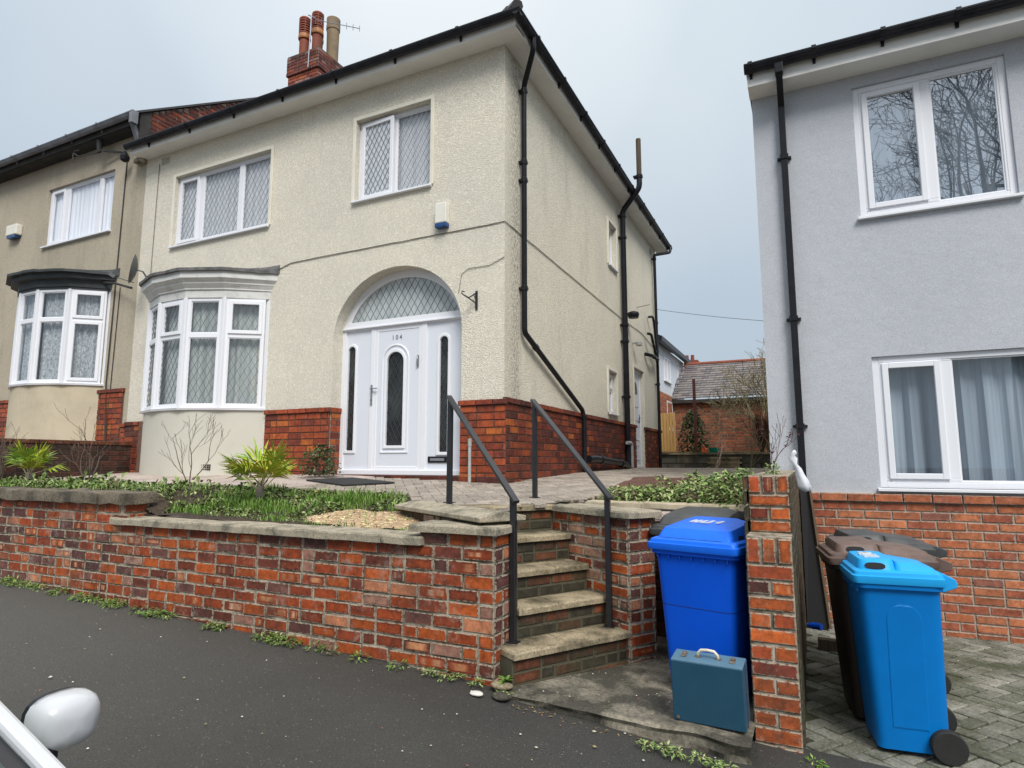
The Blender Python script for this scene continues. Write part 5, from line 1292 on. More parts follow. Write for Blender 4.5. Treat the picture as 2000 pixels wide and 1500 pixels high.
for s_ in (1,-1):
    m=MB(); A0=V((1.98,yc+s_*.775,-.40)); A1=V((1.1,yc+s_*.73,-.045)); m.bar(A0,A1,.034,.028,up=(.4,0,1)); m.bar(A1,V((.72,yc+s_*.62,.165)),.042,.034,up=(.4,0,1)); m.build('windscreen_pillar',M['white_car'],car,bevel=.010,seg=2)
    m=MB(); m.bar((.2,yc+s_*.79,-.41),(.15,yc+s_*.61,.16),.07,.04); m.bar((-.98,yc+s_*.72,-.45),(-.58,yc+s_*.58,.16),.10,.05); m.build('door_pillar',M['car_black'],car)
    m=MB(); m.poly([(1.75,yc+s_*.775,-.39),(-.9,yc+s_*.74,-.41),(-.56,yc+s_*.60,.15),(.84,yc+s_*.61,.15)]); m.build('side_window',M['carglass'],car)
    for x in (1.95,-.55):
        m=MB(); m.lathe((x,yc+s_*.70,-1.0),[(.18,-.09),(.27,-.09),(.28,-.06),(.28,.06),(.27,.09),(.18,.09)],28,axis='y'); wh=m.build('wheel',M['rubber'],car,smooth=True,auto=35)
        m=MB(); m.lathe((x,yc+s_*.70,-1.0),[(.185,-.06),(.185,.06)],24,axis='y'); m.build('rim',M['rim'],wh)
    # mirror
    m=MB(); c_=V((1.575,yc+s_*.945,-.362)); lo=[]
    for k,(tx,ry,rz_) in enumerate(((-.045,.064,.056),(-.042,.072,.062),(-.018,.074,.064),(.008,.071,.061),(.030,.060,.052),(.042,.038,.034),(.047,.012,.012))):
        l=[]
        for i in range(20):
            a=2*math.pi*i/20; cy=math.cos(a); sz=math.sin(a)
            cy=math.copysign(abs(cy)**.8,cy); sz=math.copysign(abs(sz)**.8,sz)
            l.append(c_+V((tx,s_*(cy*ry*(1-.22*max(0,-sz))),sz*rz_-.010*cy*cy*(1 if sz<0 else -.6))))
        lo.append(l)
    loft(m,lo); mi=m.build('door_mirror',M['white_car'],car,smooth=True,auto=60)
    m=MB(); rg=[[p+(p-c_)*e_ for p in lo[1]] for e_ in (0,)]; q_=[c_+V((p.x-c_.x,(p.y-c_.y)*1.012,(p.z-c_.z)*1.012)) for p in lo[1]]; q2=[p-V((.010,0,0)) for p in q_]; loft(m,[[p+V((.003,0,0)) for p in q_],q_,q2]); m.build('mirror_trim',M['car_black'],mi)
    m=MB(); m.bar(c_+V((.0,-s_*.03,-.055)),V((1.62,yc+s_*.77,-.42)),.05,.035); m.build('mirror_arm',M['car_black'],mi,bevel=.008)
m=MB(); P0=[V((1.97,yc+.755,-.405)),V((1.97,yc-.755,-.405)),V((1.08,yc-.71,-.05)),V((1.08,yc+.71,-.05))]; m.poly([P0[3]+V((0,-.04,0)),P0[2]+V((0,.04,0)),V((.74,yc-.58,.155)),V((.74,yc+.58,.155))]); m.poly([P0[0]+V((0,-.05,0)),P0[1]+V((0,.05,0)),P0[2]+V((0,.05,0)),P0[3]+V((0,-.05,0))]); m.build('windscreen',M['carglass'],car)
m=MB()
for s_ in (1,-1):
    a,b=(P0[0],P0[3]) if s_>0 else (P0[1],P0[2]); m.poly([a+V((0,0,.004)),b+V((0,0,.004)),b+V((0,-s_*.030,.004)),a+V((0,-s_*.030,.004))])
m.poly([P0[0]+V((0,0,.005)),P0[1]+V((0,0,.005)),P0[1]+V((-.07,0,.042)),P0[0]+V((-.07,0,.042))]); m.build('windscreen_seal',M['car_black'],car)
m=MB(); m.poly([(-.95,yc+.66,-.45),(-.95,yc-.66,-.45),(-.6,yc-.56,.15),(-.6,yc+.56,.15)]); m.build('rear_window',M['carglass'],car)
m=MB(); m.hexa([(.9,yc-.7,-.8),(1.8,yc-.7,-.8),(1.8,yc+.7,-.8),(.9,yc+.7,-.8),(1.15,yc-.7,-.37),(1.78,yc-.7,-.43),(1.78,yc+.7,-.43),(1.15,yc+.7,-.37)])
m.build('dashboard',M['dash_in'],car,bevel=.04)
for s_ in (1,-1):
    m=MB(); m.box(.2,.7,yc+s_*.36-.22,yc+s_*.36+.22,-.9,-.6); m.hexa([(.1,yc+s_*.36-.22,-.7),(.28,yc+s_*.36-.22,-.7),(.28,yc+s_*.36+.22,-.7),(.1,yc+s_*.36+.22,-.7),(-.1,yc+s_*.36-.2,-.05),(.02,yc+s_*.36-.2,-.05),(.02,yc+s_*.36+.2,-.05),(-.1,yc+s_*.36+.2,-.05)]); m.build('seat',M['dash_in'],car,bevel=.04)
    m=MB(); m.lathe((2.53,yc+s_*.5,-.68),[(.02,.0),(.09,.0),(.07,.05),(.02,.075)],16,axis='x'); m.build('headlight',M['rim'],car)
# ------------------------------------------------------------------ small things
m=MB(); mp=[V((-2.22,-.86,0)),V((-1.42,-1.12,0)),V((-1.10,-.62,0)),V((-1.92,-.38,0))]
m.faces([(p.x,p.y,zt(p.x,p.y)+.010) for p in mp]+[(p.x,p.y,zt(p.x,p.y)+.028) for p in mp],[(0,3,2,1),(4,5,6,7),(0,1,5,4),(1,2,6,5),(2,3,7,6),(3,0,4,7)])
tag(m.build('door_mat',M['mat_b'],bevel=.004),'black rubber doormat lying askew in front of the white door','doormat')
# plastic bag hooked on the wall
m=MB(); lo=[]; c0=V((3.15,-2.05,.33))
for k,(dz,rx,ry,ox) in enumerate(((0,.006,.006,-.02),(-.02,.018,.014,-.025),(-.035,.010,.01,-.03),(-.055,.026,.018,-.03),(-.09,.012,.010,-.02),(-.12,.016,.012,0),(-.16,.028,.018,.008),(-.20,.036,.024,.018),(-.235,.040,.026,.026),(-.26,.028,.02,.034),(-.27,.006,.005,.034))):
    l=[]
    for i in range(14):
        a=2*math.pi*i/14; p=c0+V((ox+rx*math.cos(a),ry*math.sin(a),dz)); k_=1+.55*mn.noise(p*42); l.append(c0+V((ox+rx*math.cos(a)*k_,ry*math.sin(a)*k_,dz)))
    lo.append(l)
loft(m,lo); tag(m.build('plastic_bag',M['bag'],smooth=True),'white plastic bag hanging off the boundary wall by the black downpipe','plastic bag')
m=MB(); 
fp_=F((3.17,.38,0),(1,0,0),(0,1,0))
m.hexa([(3.12,.25,-1.32),(3.30,.25,-1.32),(3.30,.28,-1.32),(3.12,.28,-1.32),(3.12,.42,.02),(3.195,.45,-.02),(3.195,.48,-.02),(3.12,.45,.02)]); lbd=m.build('leaning_board',M['wood_dk'],None)
tag(lbd,'black board leaning against the grey house beside its downpipe','board')
m=MB(); m.bar((3.205,.43,-.03),(3.31,.24,-1.31),.022,.03); e_=m.build('board_edge',M['wood'],lbd)
m=MB(); m.tube([(3.16,-.35,-1.16),(3.235,-.39,-1.155)],.028,12); m.tube([(3.16,-.35,-1.16),(3.13,-.34,-1.16)],.016,10); tag(m.build('tool_handle',M['bin_blue'],smooth=True,auto=40),'small blue plastic handle lying at the foot of the black board','plastic handle')
m=MB(); m.box(3.2,3.5,-.46,-.38,-1.33,-1.24); tag(m.build('timber_offcut',M['wood'],bevel=.006),'weathered timber offcut lying behind the brown bin','timber')
# power line behind
m=MB(); pts=[V((.02,8.30,3.98)).lerp(V((2.86,8.05,3.32)),i/12)+V((0,0,-.03*math.sin(math.pi*i/12))) for i in range(13)]; m.tube(pts,.006,4); tag(m.build('overhead_cable',M['cable']),'thin overhead cable slung between the two houses','cable')
# ------------------------------------------------------------------ back garden
rwl=thing('retaining_wall','low grey stone block wall with ledge across the back garden','wall',(1.5,9.8,.1))
m=MB(); f6=F((0,9.75,0),(1,0,0),(0,1,0)); bricks(m,f6,-1.2,8,-.0,.44,[((.20,.18,.14),4),((.14,.13,.10),4),((.26,.22,.16),2),((.10,.09,.07),3)],front=-.01,H=.22,L=.45,m=.012,hdr=.1,depth=.02)
b_=m.build('blocks',M['stone_blk'],rwl); mo=MB(); mo.box(-1.2,8,9.755,10.1,-.1,.445); mo.build('mortar_core',M['mortar_m'],b_)
m=MB(); m.box(-1.25,8,9.68,10.1,.445,.49); m.build('coping',M['tread'],rwl)
m=MB()
for i in range(3): m.box(.95,1.75,9.35+i*.14,9.74,.10+i*.12,.14+i*.12); m.box(1.0,1.7,9.38+i*.14,9.74,.0+i*.12,.10+i*.12)
tag(m.build('garden_steps',M['tread']),'small stone steps up the back garden wall','steps')
ob=thing('brick_outbuilding','orange brick outbuilding with grey slate roof at the end of the back garden','outbuilding',(1.6,15,.6))
m=MB(); mo=MB(); f7=F((0,13.55,0),(1,0,0),(0,1,0)); bricks(m,f7,-.62,6,.5,2.22,PAL_REAR,front=-.008,H=.085,m=.01,depth=.01); 
b_=m.build('brickwork',M['brick'],ob); mo.box(-.62,6,13.552,17,.4,2.2); mo.build('mortar_core',M['mortar_d'],b_)
m=MB(); 
e0,e1=V((-.74,13.35,2.26)),V((6.2,13.35,2.30)); r0,r1_=V((-.50,15.2,3.62)),V((6.2,15.2,3.60))
random.seed(4)
rows=15
for k in range(rows):
    a0_=e0.lerp(r0,k/rows); a1_=e1.lerp(r1_,k/rows); b0_=e0.lerp(r0,(k+1)/rows+.01); b1_=e1.lerp(r1_,(k+1)/rows+.01)
    nn=26
    for i in range(nn):
        t0=(i+(.5 if k%2 else 0))/nn; t1_=min(1,t0+1/nn-.0012); 
        if t0>=1: continue
        z_=random.uniform(0,.006); up=V((0,-.01,.016+z_)); c=random.choice(((.13,.115,.12),(.16,.14,.14),(.10,.09,.095),(.19,.16,.15),(.145,.13,.125)))
        m.faces([a0_.lerp(a1_,t0)+up,a0_.lerp(a1_,t1_)+up,b0_.lerp(b1_,t1_),b0_.lerp(b1_,t0),a0_.lerp(a1_,t0)-V((0,0,.004)),a0_.lerp(a1_,t1_)-V((0,0,.004))],[(0,1,2,3),(0,4,5,1)],c)
rm=pm('grey slate courses',(.15,.13,.13),(.2,.17,.13),3,.45,.75,.5,rough=.8,bs=20,bst=.2,attr=True)
m.build('roof',rm,ob); m=MB(); m.tube([r0,r1_],.07,8); m.build('ridge_tiles',M['terracotta'],ob)
m=MB(); m.box(-.70,6,13.38,13.5,2.12,2.22); m.build('gutter',M['soffit_d'],ob)
wh=thing('white_house','white rendered house with brick lower storey, seen past the rear corner','house',(-3,14,.5))
f8=F((-.62,0,0),(0,1,0),(-1,0,0))
m=MB(); m.box(-6,-.63,11.2,15.8,2.35,3.78); m.build('upper_wall',M['white_r'],wh)
m=MB(); bricks(m,f8,11.2,15.8,.4,2.35,PAL_GREY,front=-.004,H=.085,m=.01,depth=.01); m.build('brickwork',M['brick_g'],wh); m=MB(); m.box(-6,-.625,11.2,15.8,.3,2.35); m.build('lower_wall',M['mortar_d'],wh)
m=MB(); m.bar((-.45,11.0,3.80),(-.45,16.0,3.80),.14,.14); m.build('gutter',M['black_g'],wh)
m=MB(); m.poly([(-.38,11,3.86),(-.38,16,3.86),(-3.4,16,5.4),(-3.4,11,5.4)]); m.poly([(-6.4,11,3.86),(-6.4,16,3.86),(-3.4,16,5.4),(-3.4,11,5.4)]); m.build('roof',M['slate'],wh)
window(f8,wh,12.35,13.35,2.75,3.5,[(12.42,12.82,2.8,3.45,0),(12.9,13.3,2.8,3.45,0)],rec=-.01,cmat='net',depth=.03,cdepth=.02)
window(f8,wh,14.6,15.3,2.75,3.5,[(14.67,15.23,2.8,3.45,0)],rec=-.01,cmat='net',depth=.03,cdepth=.02)
window(f8,wh,12.6,14.4,1.25,2.15,[(12.67,13.4,1.32,2.1,0),(13.5,14.33,1.32,2.1,0)],rec=-.01,cmat='net_w',depth=.03,cdepth=.02)
m=MB(); m.box(-.75,-.25,16.6,17.0,3.5,4.0); ch_=tag(m.build('distant_chimney',M['terracotta']),'small red brick chimney just above the outbuilding ridge','chimney')
m=MB(); 
for x in (-.66,-.46): m.lathe((x,16.8,4.0),[(.07,0),(.06,.22)],10)
m.build('chimney_pot',M['terracotta'],ch_)
fe=thing('wooden_fence','pale slatted wooden fence panel in the back garden','fence',(-.3,10.9,.5))
for i in range(6):
    m=MB(); x=-.56+i*.085; m.box(x,x+.07,10.9,10.925,.55,1.62+random.uniform(-.02,.02)); m.build('slat',M['pine'],fe)
for z_ in (.85,1.3): m=MB(); m.box(-.56,-.05,10.93,10.96,z_,z_+.08); m.build('rail',M['pine'],fe)
m=MB(); m.box(.53,.60,10.3,10.37,.45,2.47); tag(m.build('rusty_post',M['twig_r']),'thin rusty post standing in front of the outbuilding','post')
m=MB(); m.box(.72,.86,10.25,10.35,.49,.62); m.box(.76,.80,10.22,10.28,.60,.68); tag(m.build('orange_toy',M['orange'],bevel=.02),'small orange plastic toy on the back garden wall','toy')
m=MB(); m.lathe((1.02,10.3,.49),[(.10,0),(.14,.14)],14); tag(m.build('plant_pot',M['teal'],smooth=True,auto=40),'small teal plastic pot on the back garden wall','plant pot')
# ------------------------------------------------------------------ vegetation
def rv(s=1): return V((random.uniform(-s,s),random.uniform(-s,s),random.uniform(-s,s)))
def leaf(mb,p,d,L,w,c,up=V((0,0,1)),droop=.25):
    d=V(d).normalized(); s=d.cross(up); s=s.normalized() if s.length>1e-4 else V((1,0,0)); n_=s.cross(d)
    a=p; mid=p+d*L*.5+n_*L*.06; t=p+d*L-V((0,0,L*droop))
    mb.faces([a,mid+s*w/2-n_*w*.15,t,mid-s*w/2-n_*w*.15,mid],[(0,1,4),(1,2,4),(2,3,4),(3,0,4)],c)
def blade(mb,p,h,d,w,c):
    d=V((d[0],d[1],0)); s=V((-d.y,d.x,0)); s=s.normalized() if s.length>1e-4 else V((1,0,0))
    q=p+V((0,0,h*.6))+d*h*.3; t=p+V((0,0,h*.92))+d*h
    mb.faces([p-s*w/2,p+s*w/2,q+s*w*.4,q-s*w*.4,t],[(0,1,2,3),(3,2,4)],c)
G1=[(.09,.20,.02),(.13,.26,.03),(.06,.14,.015),(.17,.29,.05),(.24,.32,.08)]
G2=[(.19,.29,.07),(.27,.36,.11),(.13,.21,.05),(.40,.45,.20),(.08,.14,.035)]
G3=[(.10,.17,.035),(.15,.22,.05),(.07,.12,.025),(.21,.26,.08),(.12,.09,.04)]
GD=[(.03,.075,.018),(.02,.05,.012),(.045,.10,.025)]
def clump(mb,c,n,rad,hh,L,w,cols,flat=.5):
    for i in range(n):
        a=random.uniform(0,6.283); r_=rad*math.sqrt(random.random()); p=V(c)+V((r_*math.cos(a),r_*math.sin(a),hh*random.random()*(1-.6*(r_/max(rad,1e-4))**2)))
        d=V((math.cos(a),math.sin(a),random.uniform(-.1,flat)))+rv(.7); leaf(mb,p,d,L*random.uniform(.6,1.3),w*random.uniform(.7,1.2),random.choice(cols),droop=random.uniform(0,.5))
# bed planting, front
random.seed(21); m=MB()
def inR(x,y): return inpoly(x,y,[(-2.45,-2.58),(.72,-2.58),(.72,-2.5),(.35,-2.15),(-.05,-1.9),(-.3,-1.5),(-2.5,-1.5)])
bald=lambda x,y: ((x+.05)/.75)**2+((y+2.28)/.27)**2<1
k=0
while k<8200:
    x,y=random.uniform(-2.5,.72),random.uniform(-2.58,-1.5)
    if not inR(x,y): continue
    if bald(x,y) and random.random()<.96: continue
    den=mn.noise(V((x*2.2,y*2.2,9)))
    if den<-.35 and x>-1.8 and random.random()<.7: continue
    k+=1; z=zbR(x,y); h=random.uniform(.03,.075)*(1+1.3*max(0,den)); 
    if y<-2.35: h*=.6
    p=V((x,y,z-.01)); dd=(random.uniform(-.6,.6),random.uniform(-.6,.6))
    if mn.noise(V((x*3,y*3,30)))>.05: blade(m,p,h*1.35,dd,.007,random.choice(G1))
    else: leaf(m,p+V((0,0,h*.5*random.random())),V((dd[0],dd[1],.5)),h*.7,h*.38,random.choice(G2 if random.random()<.3 else G3))
tag(m.build('grass_and_weeds',M['leaf'],recalc=False),kind='stuff',label='uneven grass and low weeds growing in the front bed',cat='grass')
m=MB(); k=0
while k<4300:
    x,y=random.uniform(-7.0,-2.1),random.uniform(-2.5,-1.5)
    den=mn.noise(V((x*2.0,y*2.0,19)))
    if den<-.3 and random.random()<.8: continue
    k+=1; h=random.uniform(.03,.08)*(1.1+1.2*max(0,den)); p=V((x,y,interp(x,[-2.75,-2.25],[-.05,zbR(x,y)-.01]))); dd=(random.uniform(-.7,.7),random.uniform(-.7,.7))
    if random.random()<.25: blade(m,p,h*1.2,dd,.008,random.choice(G1))
    else: big=random.random()<.06; leaf(m,p+V((0,0,h*.9*random.random())),V((dd[0],dd[1],.6)),h*(1.5 if big else .65),h*(.5 if big else .33),random.choice(G2 if random.random()<.35 else G3))
tag(m.build('ground_cover',M['leaf'],recalc=False),kind='stuff',label='leafy green ground cover filling the raised bed on the left',cat='ground cover')
# pale straw on the bald patch
m=MB()
for i in range(700):
    a=random.uniform(0,6.283); r_=math.sqrt(random.random()); x,y=-.05+.72*r_*math.cos(a),-2.28+.25*r_*math.sin(a)
    p=V((x,y,zbR(x,y)+.012)); d=V((random.uniform(-1,1),random.uniform(-1,1),.15))*.03; m.tube([p,p+d],.0028,3,random.choice(((.75,.60,.33),(.62,.48,.26),(.8,.7,.45))),cap=False)
tag(m.build('straw',M['petal'],recalc=False),kind='stuff',label='pale straw scattered over the bare patch of soil',cat='straw')
m=MB(); 
tag(sheet('bare_patch',[(-.05+.80*math.cos(i*.35),-2.28+.27*math.sin(i*.35)) for i in range(18)],lambda x,y:zbR(x,y)+.010,.03,pm('sandy bare soil',(.50,.36,.23),(.33,.22,.14),12,rough=.95,bs=60,bst=.6,fine=60)),kind='structure')
def shrubmesh(name,label,cat,loc,n,rad,hh,L,w,cols,stems=6,group=None):
    t=thing(name,label,cat,loc,group=group); m=MB()
    for i in range(stems):
        a=random.uniform(0,6.283); m.tube([V(loc),V(loc)+V((rad*.5*math.cos(a),rad*.5*math.sin(a),hh*.7))],[.008,.003],4)
    m.build('stems',M['twig'],t); m=MB()
    for i in range(n):
        a=random.uniform(0,6.283); z=random.random(); r_=rad*math.sqrt(random.random())*math.sqrt(max(.05,1-(z*1.0)**2.2)); p=V(loc)+V((r_*math.cos(a),r_*math.sin(a),hh*z)); 
        if mn.noise(p*8)<-.25: continue
        leaf(m,p,V((math.cos(a),math.sin(a),.3))+rv(.8),L*random.uniform(.6,1.3),w,random.choice(cols),droop=random.uniform(0,.5))
    m.build('leaves',M['leaf'],t,recalc=False); return t
shrubmesh('holly_bush','small dark glossy evergreen bush by the left side of the white door','shrub',(-2.42,-.42,.08),900,.26,.40,.055,.03,GD+[(.10,.13,.06)])
# variegated border behind the bins
vg=[(1.62,-1.02,.10),(1.80,-1.05,.12),(1.98,-1.03,.10),(2.12,-1.02,.11),(2.30,-1.06,.17),(2.46,-1.08,.22),(2.60,-1.10,.24),(2.75,-1.12,.25),(2.50,-.75,.2),(2.70,-.7,.22),(2.25,-.62,.17),(1.95,-.55,.14)]
for i,(x,y,h) in enumerate(vg):
    where=['low pale green plant at the left end of the edging stones','low plant second from the left on the edging stones','sparse low plant third from the left on the edging stones','sparse low plant left of the tall leafy mass','leafy plant where the edging stones begin to be hidden','bushy pale green plant spilling over the edging stones','largest bushy pale plant left of the brick pier','bushy plant spilling down against the brick pier','leafy plant at the back of the bed, behind the largest bush','upright leafy plant at the back of the bed by the brick pier','leafy plant at the back of the bed on the bare red soil','small plant at the back left on the bare red soil'][i]
    shrubmesh('leafy_plant',where,'plant',(x,y,zb2(x,y)-.01),int(130+650*h),.09+h*.4,h*1.1,.062,.026,G2,4,'pale green plants behind the bins')
# fan palms
def palm(label,loc,n,r,h,seed):
    h*=1.35; random.seed(seed); t=thing('fan_palm',label,'palm',loc,group='fan palms in the front beds'); L0=V(loc)
    m=MB(); m.tube([L0-V((0,0,.03)),L0+V((.005,0,h*.5)),L0+V((0.01,0,h))],[.035,.045,.03],10); m.build('trunk',M['bark'],t)
    st_=MB(); lf=MB()
    for i in range(n):
        a=i*2.399+random.uniform(-.3,.3); el=R(random.uniform(18,72)); d=V((math.cos(a)*math.cos(el),math.sin(a)*math.cos(el),math.sin(el)))
        p0=L0+V((0,0,h*random.uniform(.5,1))); pl=r*random.uniform(.35,.5); p1=p0+d*pl-V((0,0,.0))
        st_.tube([p0,p0+d*pl*.5+V((0,0,.01)),p1],[.008,.005,.004],5)
        s=d.cross(V((0,0,1))).normalized(); n_=s.cross(d)
        N2=17; col=random.choice(((.30,.40,.03),(.42,.46,.035),(.18,.28,.03),(.55,.46,.04),(.26,.34,.03)))
        fl=r*random.uniform(.5,.68)
        for k in range(N2):
            if random.random()<.12: continue
            th=R(-88+176*k/(N2-1)); q=(d*math.cos(th)+s*math.sin(th)).normalized(); ll=fl*(.62+.38*math.cos(th))*random.uniform(.75,1.1)
            e=p1+q*ll-V((0,0,ll*random.uniform(.02,.38)))+n_*.02
            w=.024; sd_=q.cross(n_).normalized(); md=p1+q*ll*.55+n_*.008
            c=tuple(x*random.uniform(.8,1.2) for x in col)
            lf.faces([p1,md+sd_*w*.5,e,md-sd_*w*.5,md-n_*.006],[(0,1,4),(1,2,4),(2,3,4),(3,0,4)],c)
    st_.build('leaf_stalks',M['twig_o'],t); lf.build('fronds',M['leaf'],t,recalc=False)
palm('larger young fan palm in the grassy bed in front of the bay and the doorway',(-1.70,-2.02,-.19),15,.60,.17,5)
palm('smaller yellowish fan palm in the raised bed at the far left',(-5.80,-2.0,-.05),12,.52,.13,8)
# bare shrubs
def branch(mb,p,d,L,r,depth,spread=.6,kids=(2,3),up=.15,twist=.35,minr=.002,sides=5,shrink=.72):
    pts=[V(p)]; q=V(p); dd=V(d).normalized(); ns=3
    for i in range(ns):
        dd=(dd+rv(twist*.5)+V((0,0,up*.5))).normalized(); q=q+dd*L/ns; pts.append(q.copy())
    r1=max(minr,r*.62); mb.tube(pts,[r+(r1-r)*i/ns for i in range(ns+1)],sides if r>.01 else 4,cap=False)
    if depth<=0: return
    for k in range(random.randint(*kids)):
        t=random.uniform(.35,1) if k else 1.0
        o=pts[0].lerp(pts[-1],t) if t<1 else pts[-1]
        if t<1:
            i=min(ns-1,int(t*ns)); o=pts[i].lerp(pts[i+1],t*ns-i)
        nd=(dd+rv(spread)+V((0,0,up))).normalized()
        branch(mb,o,nd,L*random.uniform(shrink-.12,shrink+.1),r1*(.95 if k==0 else .75),depth-1,spread,kids,up,twist,minr,sides,shrink)
def bareshrub(name,label,loc,nst,L,r,depth,seed,mat='twig',lean=(0,0),cat='shrub',group=None,spread=.6,berries=None,up=.15,lx=.35,minr=.0018):
    random.seed(seed); t=thing(name,label,cat,loc,group=group); m=MB()
    for i in range(nst):
        d=V((random.uniform(-lx,lx)+lean[0],random.uniform(-lx,lx)+lean[1],1)); branch(m,V(loc),d,L*random.uniform(.7,1.1),r,depth,spread,(2,3),up,.5,minr)
    m.build('branches',M[mat],t,recalc=False)
    if berries:
        b=MB(); vs=m.v
        for i in range(berries): 
            p=random.choice(vs[len(vs)//3:]); clump(b,p,4,.008,.01,.018,.012,[(.07,.02,.025),(.10,.02,.02),(.05,.03,.02)])
        b.build('dried_berries',M['leaf'],t,recalc=False)
    return t
bareshrub('bare_shrub','leafless twiggy shrub in front of the cream bay',(-3.05,-1.78,-.03),3,.42,.007,3,31,lean=(.1,.1))
bareshrub('bare_shrub','leafless shrub with long crossing shoots at the left of the cream bay',(-4.75,-1.9,-.05),4,.40,.009,3,32,lean=(.15,0),lx=.6)
bareshrub('bare_shrub','leafless shrub with dried seed heads at the far left edge',(-6.5,-2.0,-.05),4,.36,.007,3,33,berries=40)
bareshrub('rose_stems','thin leafless rose stems on top of the boundary wall by the grey house',(2.97,-1.7,.17),3,.20,.0035,2,34,mat='twig_r',berries=30,up=.3)
clm=shrubmesh('leafy_tuft','small green tuft sprouting on top of the brick pier','plant',(2.99,-2.1,.17),90,.045,.08,.035,.012,G2,3)
bareshrub('bare_sapling','thin leafless sapling rising from the red soil bed',(2.35,-.25,.02),2,.28,.004,2,35,lean=(.1,.1))
# back garden plants
shrubmesh('laurel_bush','dark green upright bush against the outbuilding wall','shrub',(.35,11.3,.5),1600,.42,1.15,.11,.06,GD)
bareshrub('bare_tree','spreading leafless tree in the back garden in front of the slate roof',(2.3,11.5,.45),13,1.2,.03,5,36,mat='twig_o',cat='tree',spread=.75,up=.10,lx=.8,minr=.006)
bareshrub('red_stemmed_shrub','dark red stemmed shrub beside the grey house wall in the back garden',(2.15,10.9,.45),22,.55,.014,2,37,mat='twig_r',spread=.35,up=.3,minr=.007)
bareshrub('bare_shrub','low tangled leafless shrub in front of the back garden wall',(2.0,8.9,.1),6,.5,.010,3,38,mat='twig_o',lean=(.2,0))
# weeds along the foot of the wall
random.seed(41); m=MB()
for i in range(75):
    x=random.choice((random.uniform(-4.6,-2.3),random.uniform(-4.6,1.2),random.uniform(-2.2,-.3)))
    if mn.noise(V((x*1.7,0,3)))<-.12: continue
    y=-2.90-abs(random.gauss(0,.025)); q_=random.uniform(.5,1.6); clump(m,(x,y,zp(x)+.01),int(10+22*q_),.035+.03*q_,.02+.02*q_,.018+.016*q_,.008+.007*q_,random.choice((G2+G1,G3,G1+G3)))
for x,y in ((2.35,-3.06),(2.5,-3.08),(2.62,-3.08),(2.75,-3.1),(2.45,-3.07),(2.7,-3.09),(1.25,-2.92),(1.1,-2.91),(.9,-2.92),(1.45,-2.95)):
    clump(m,(x,y,zp(x)+.02),40,.045,.03,.028,.013,G2)
for x in (3.12,3.13,3.14): clump(m,(x+.02,-2.72-random.random()*.3,zd),60,.05,.05,.04,.01,G1)
tag(m.build('pavement_weeds',M['leaf'],recalc=False),kind='stuff',label='low weeds along the foot of the walls',cat='weeds')
t=thing('weed','bright green leafy weed in the corner at the foot of the steps','weed',(1.42,-2.86,-1.15)); m=MB()
for i in range(26):
    a=i*2.4; leaf(m,V((1.42,-2.86,-1.12)),V((math.cos(a),math.sin(a),random.uniform(.3,1.2))),random.uniform(.05,.085),.02,random.choice(G1+[(.10,.24,.04)]))
m.build('leaves',M['leaf'],t,recalc=False)
# yellow and white flowers
for i,(x,y,lb) in enumerate(((.30,-2.02,'yellow dandelion on the bed corner beside the stair wall'),(-1.25,-1.72,'yellow dandelion in the grass behind the palm'),(2.28,-1.12,'yellow dandelion among the pale plants behind the bins'))):
    z=(zbR(x,y) if x<2 else zb2(x,y)+.06)+.07; t=thing('dandelion',lb,'flower',(x,y,z-.07),group='yellow dandelions'); m=MB(); m.tube([(x,y,z-.07),(x,y,z)],.003,5); m.build('stalk',M['twig_o'],t); m=MB()
    for k in range(16): a=k*.39; leaf(m,V((x,y,z)),V((math.cos(a),math.sin(a),.4)),.022,.008,(.85,.50,.01))
    m.build('petals',M['petal'],t,recalc=False)
# small broken stones at the foot of the steps
def rock(name,label,x,y,z,r,mat,grp=None,seed=0):
    m=MB(); bm=bmesh.new(); bmesh.ops.create_icosphere(bm,subdivisions=3,radius=r)
    for v in bm.verts:
        v.co=v.co*(1+.35*mn.noise(v.co*9/r*.06+V((seed,0,0)))); v.co.z*=.42; v.co.x*=1.4
    m.v=[v.co+V((x,y,z)) for v in bm.verts]; m.f=[tuple(v.index for v in f.verts) for f in bm.faces]; m.c=[None]*len(m.f); bm.free()
    o=m.build(name,mat,None,smooth=True); tag(o,label,'stone',grp); return o
rock('stone','flat grey stone wedged in the corner below the bottom step',1.42,-2.88,-1.13,.055,M['tread'],'broken stones at the foot of the steps',1)
rock('stone','long pale stone edging the pavement beside the landing',1.44,-2.97,-1.16,.05,M['landing'],'broken stones at the foot of the steps',2)
rock('stone','small pale flat stone lying on the tarmac just beyond the wall end',1.30,-3.02,-1.15,.03,M['litter'],'broken stones at the foot of the steps',3)
m=MB(); random.seed(51)
for i in range(190):
    if i<110: x,y=random.uniform(-3.5,2.8),random.uniform(-4.6,-2.95); z=zp(x)+.008
    elif i<160: x,y=random.uniform(1.5,2.8),random.uniform(-2.9,-2.3); z=zl(x,y)
    else: x,y=random.uniform(3.2,5),random.uniform(-2.8,.3); z=zd+.004
    r_=random.uniform(.003,.009)*(2.0 if random.random()<.06 else 1); p=V((x,y,z+r_*.3)); m.faces([p+V((r_,0,0)),p+V((0,r_*.8,0)),p+V((-r_,.2*r_,0)),p+V((0,-r_,0)),p+V((0,0,r_*.5))],[(0,1,4),(1,2,4),(2,3,4),(3,0,4)],random.choice(((.6,.58,.5),(.45,.4,.3),(.25,.11,.06),(.3,.25,.12))))
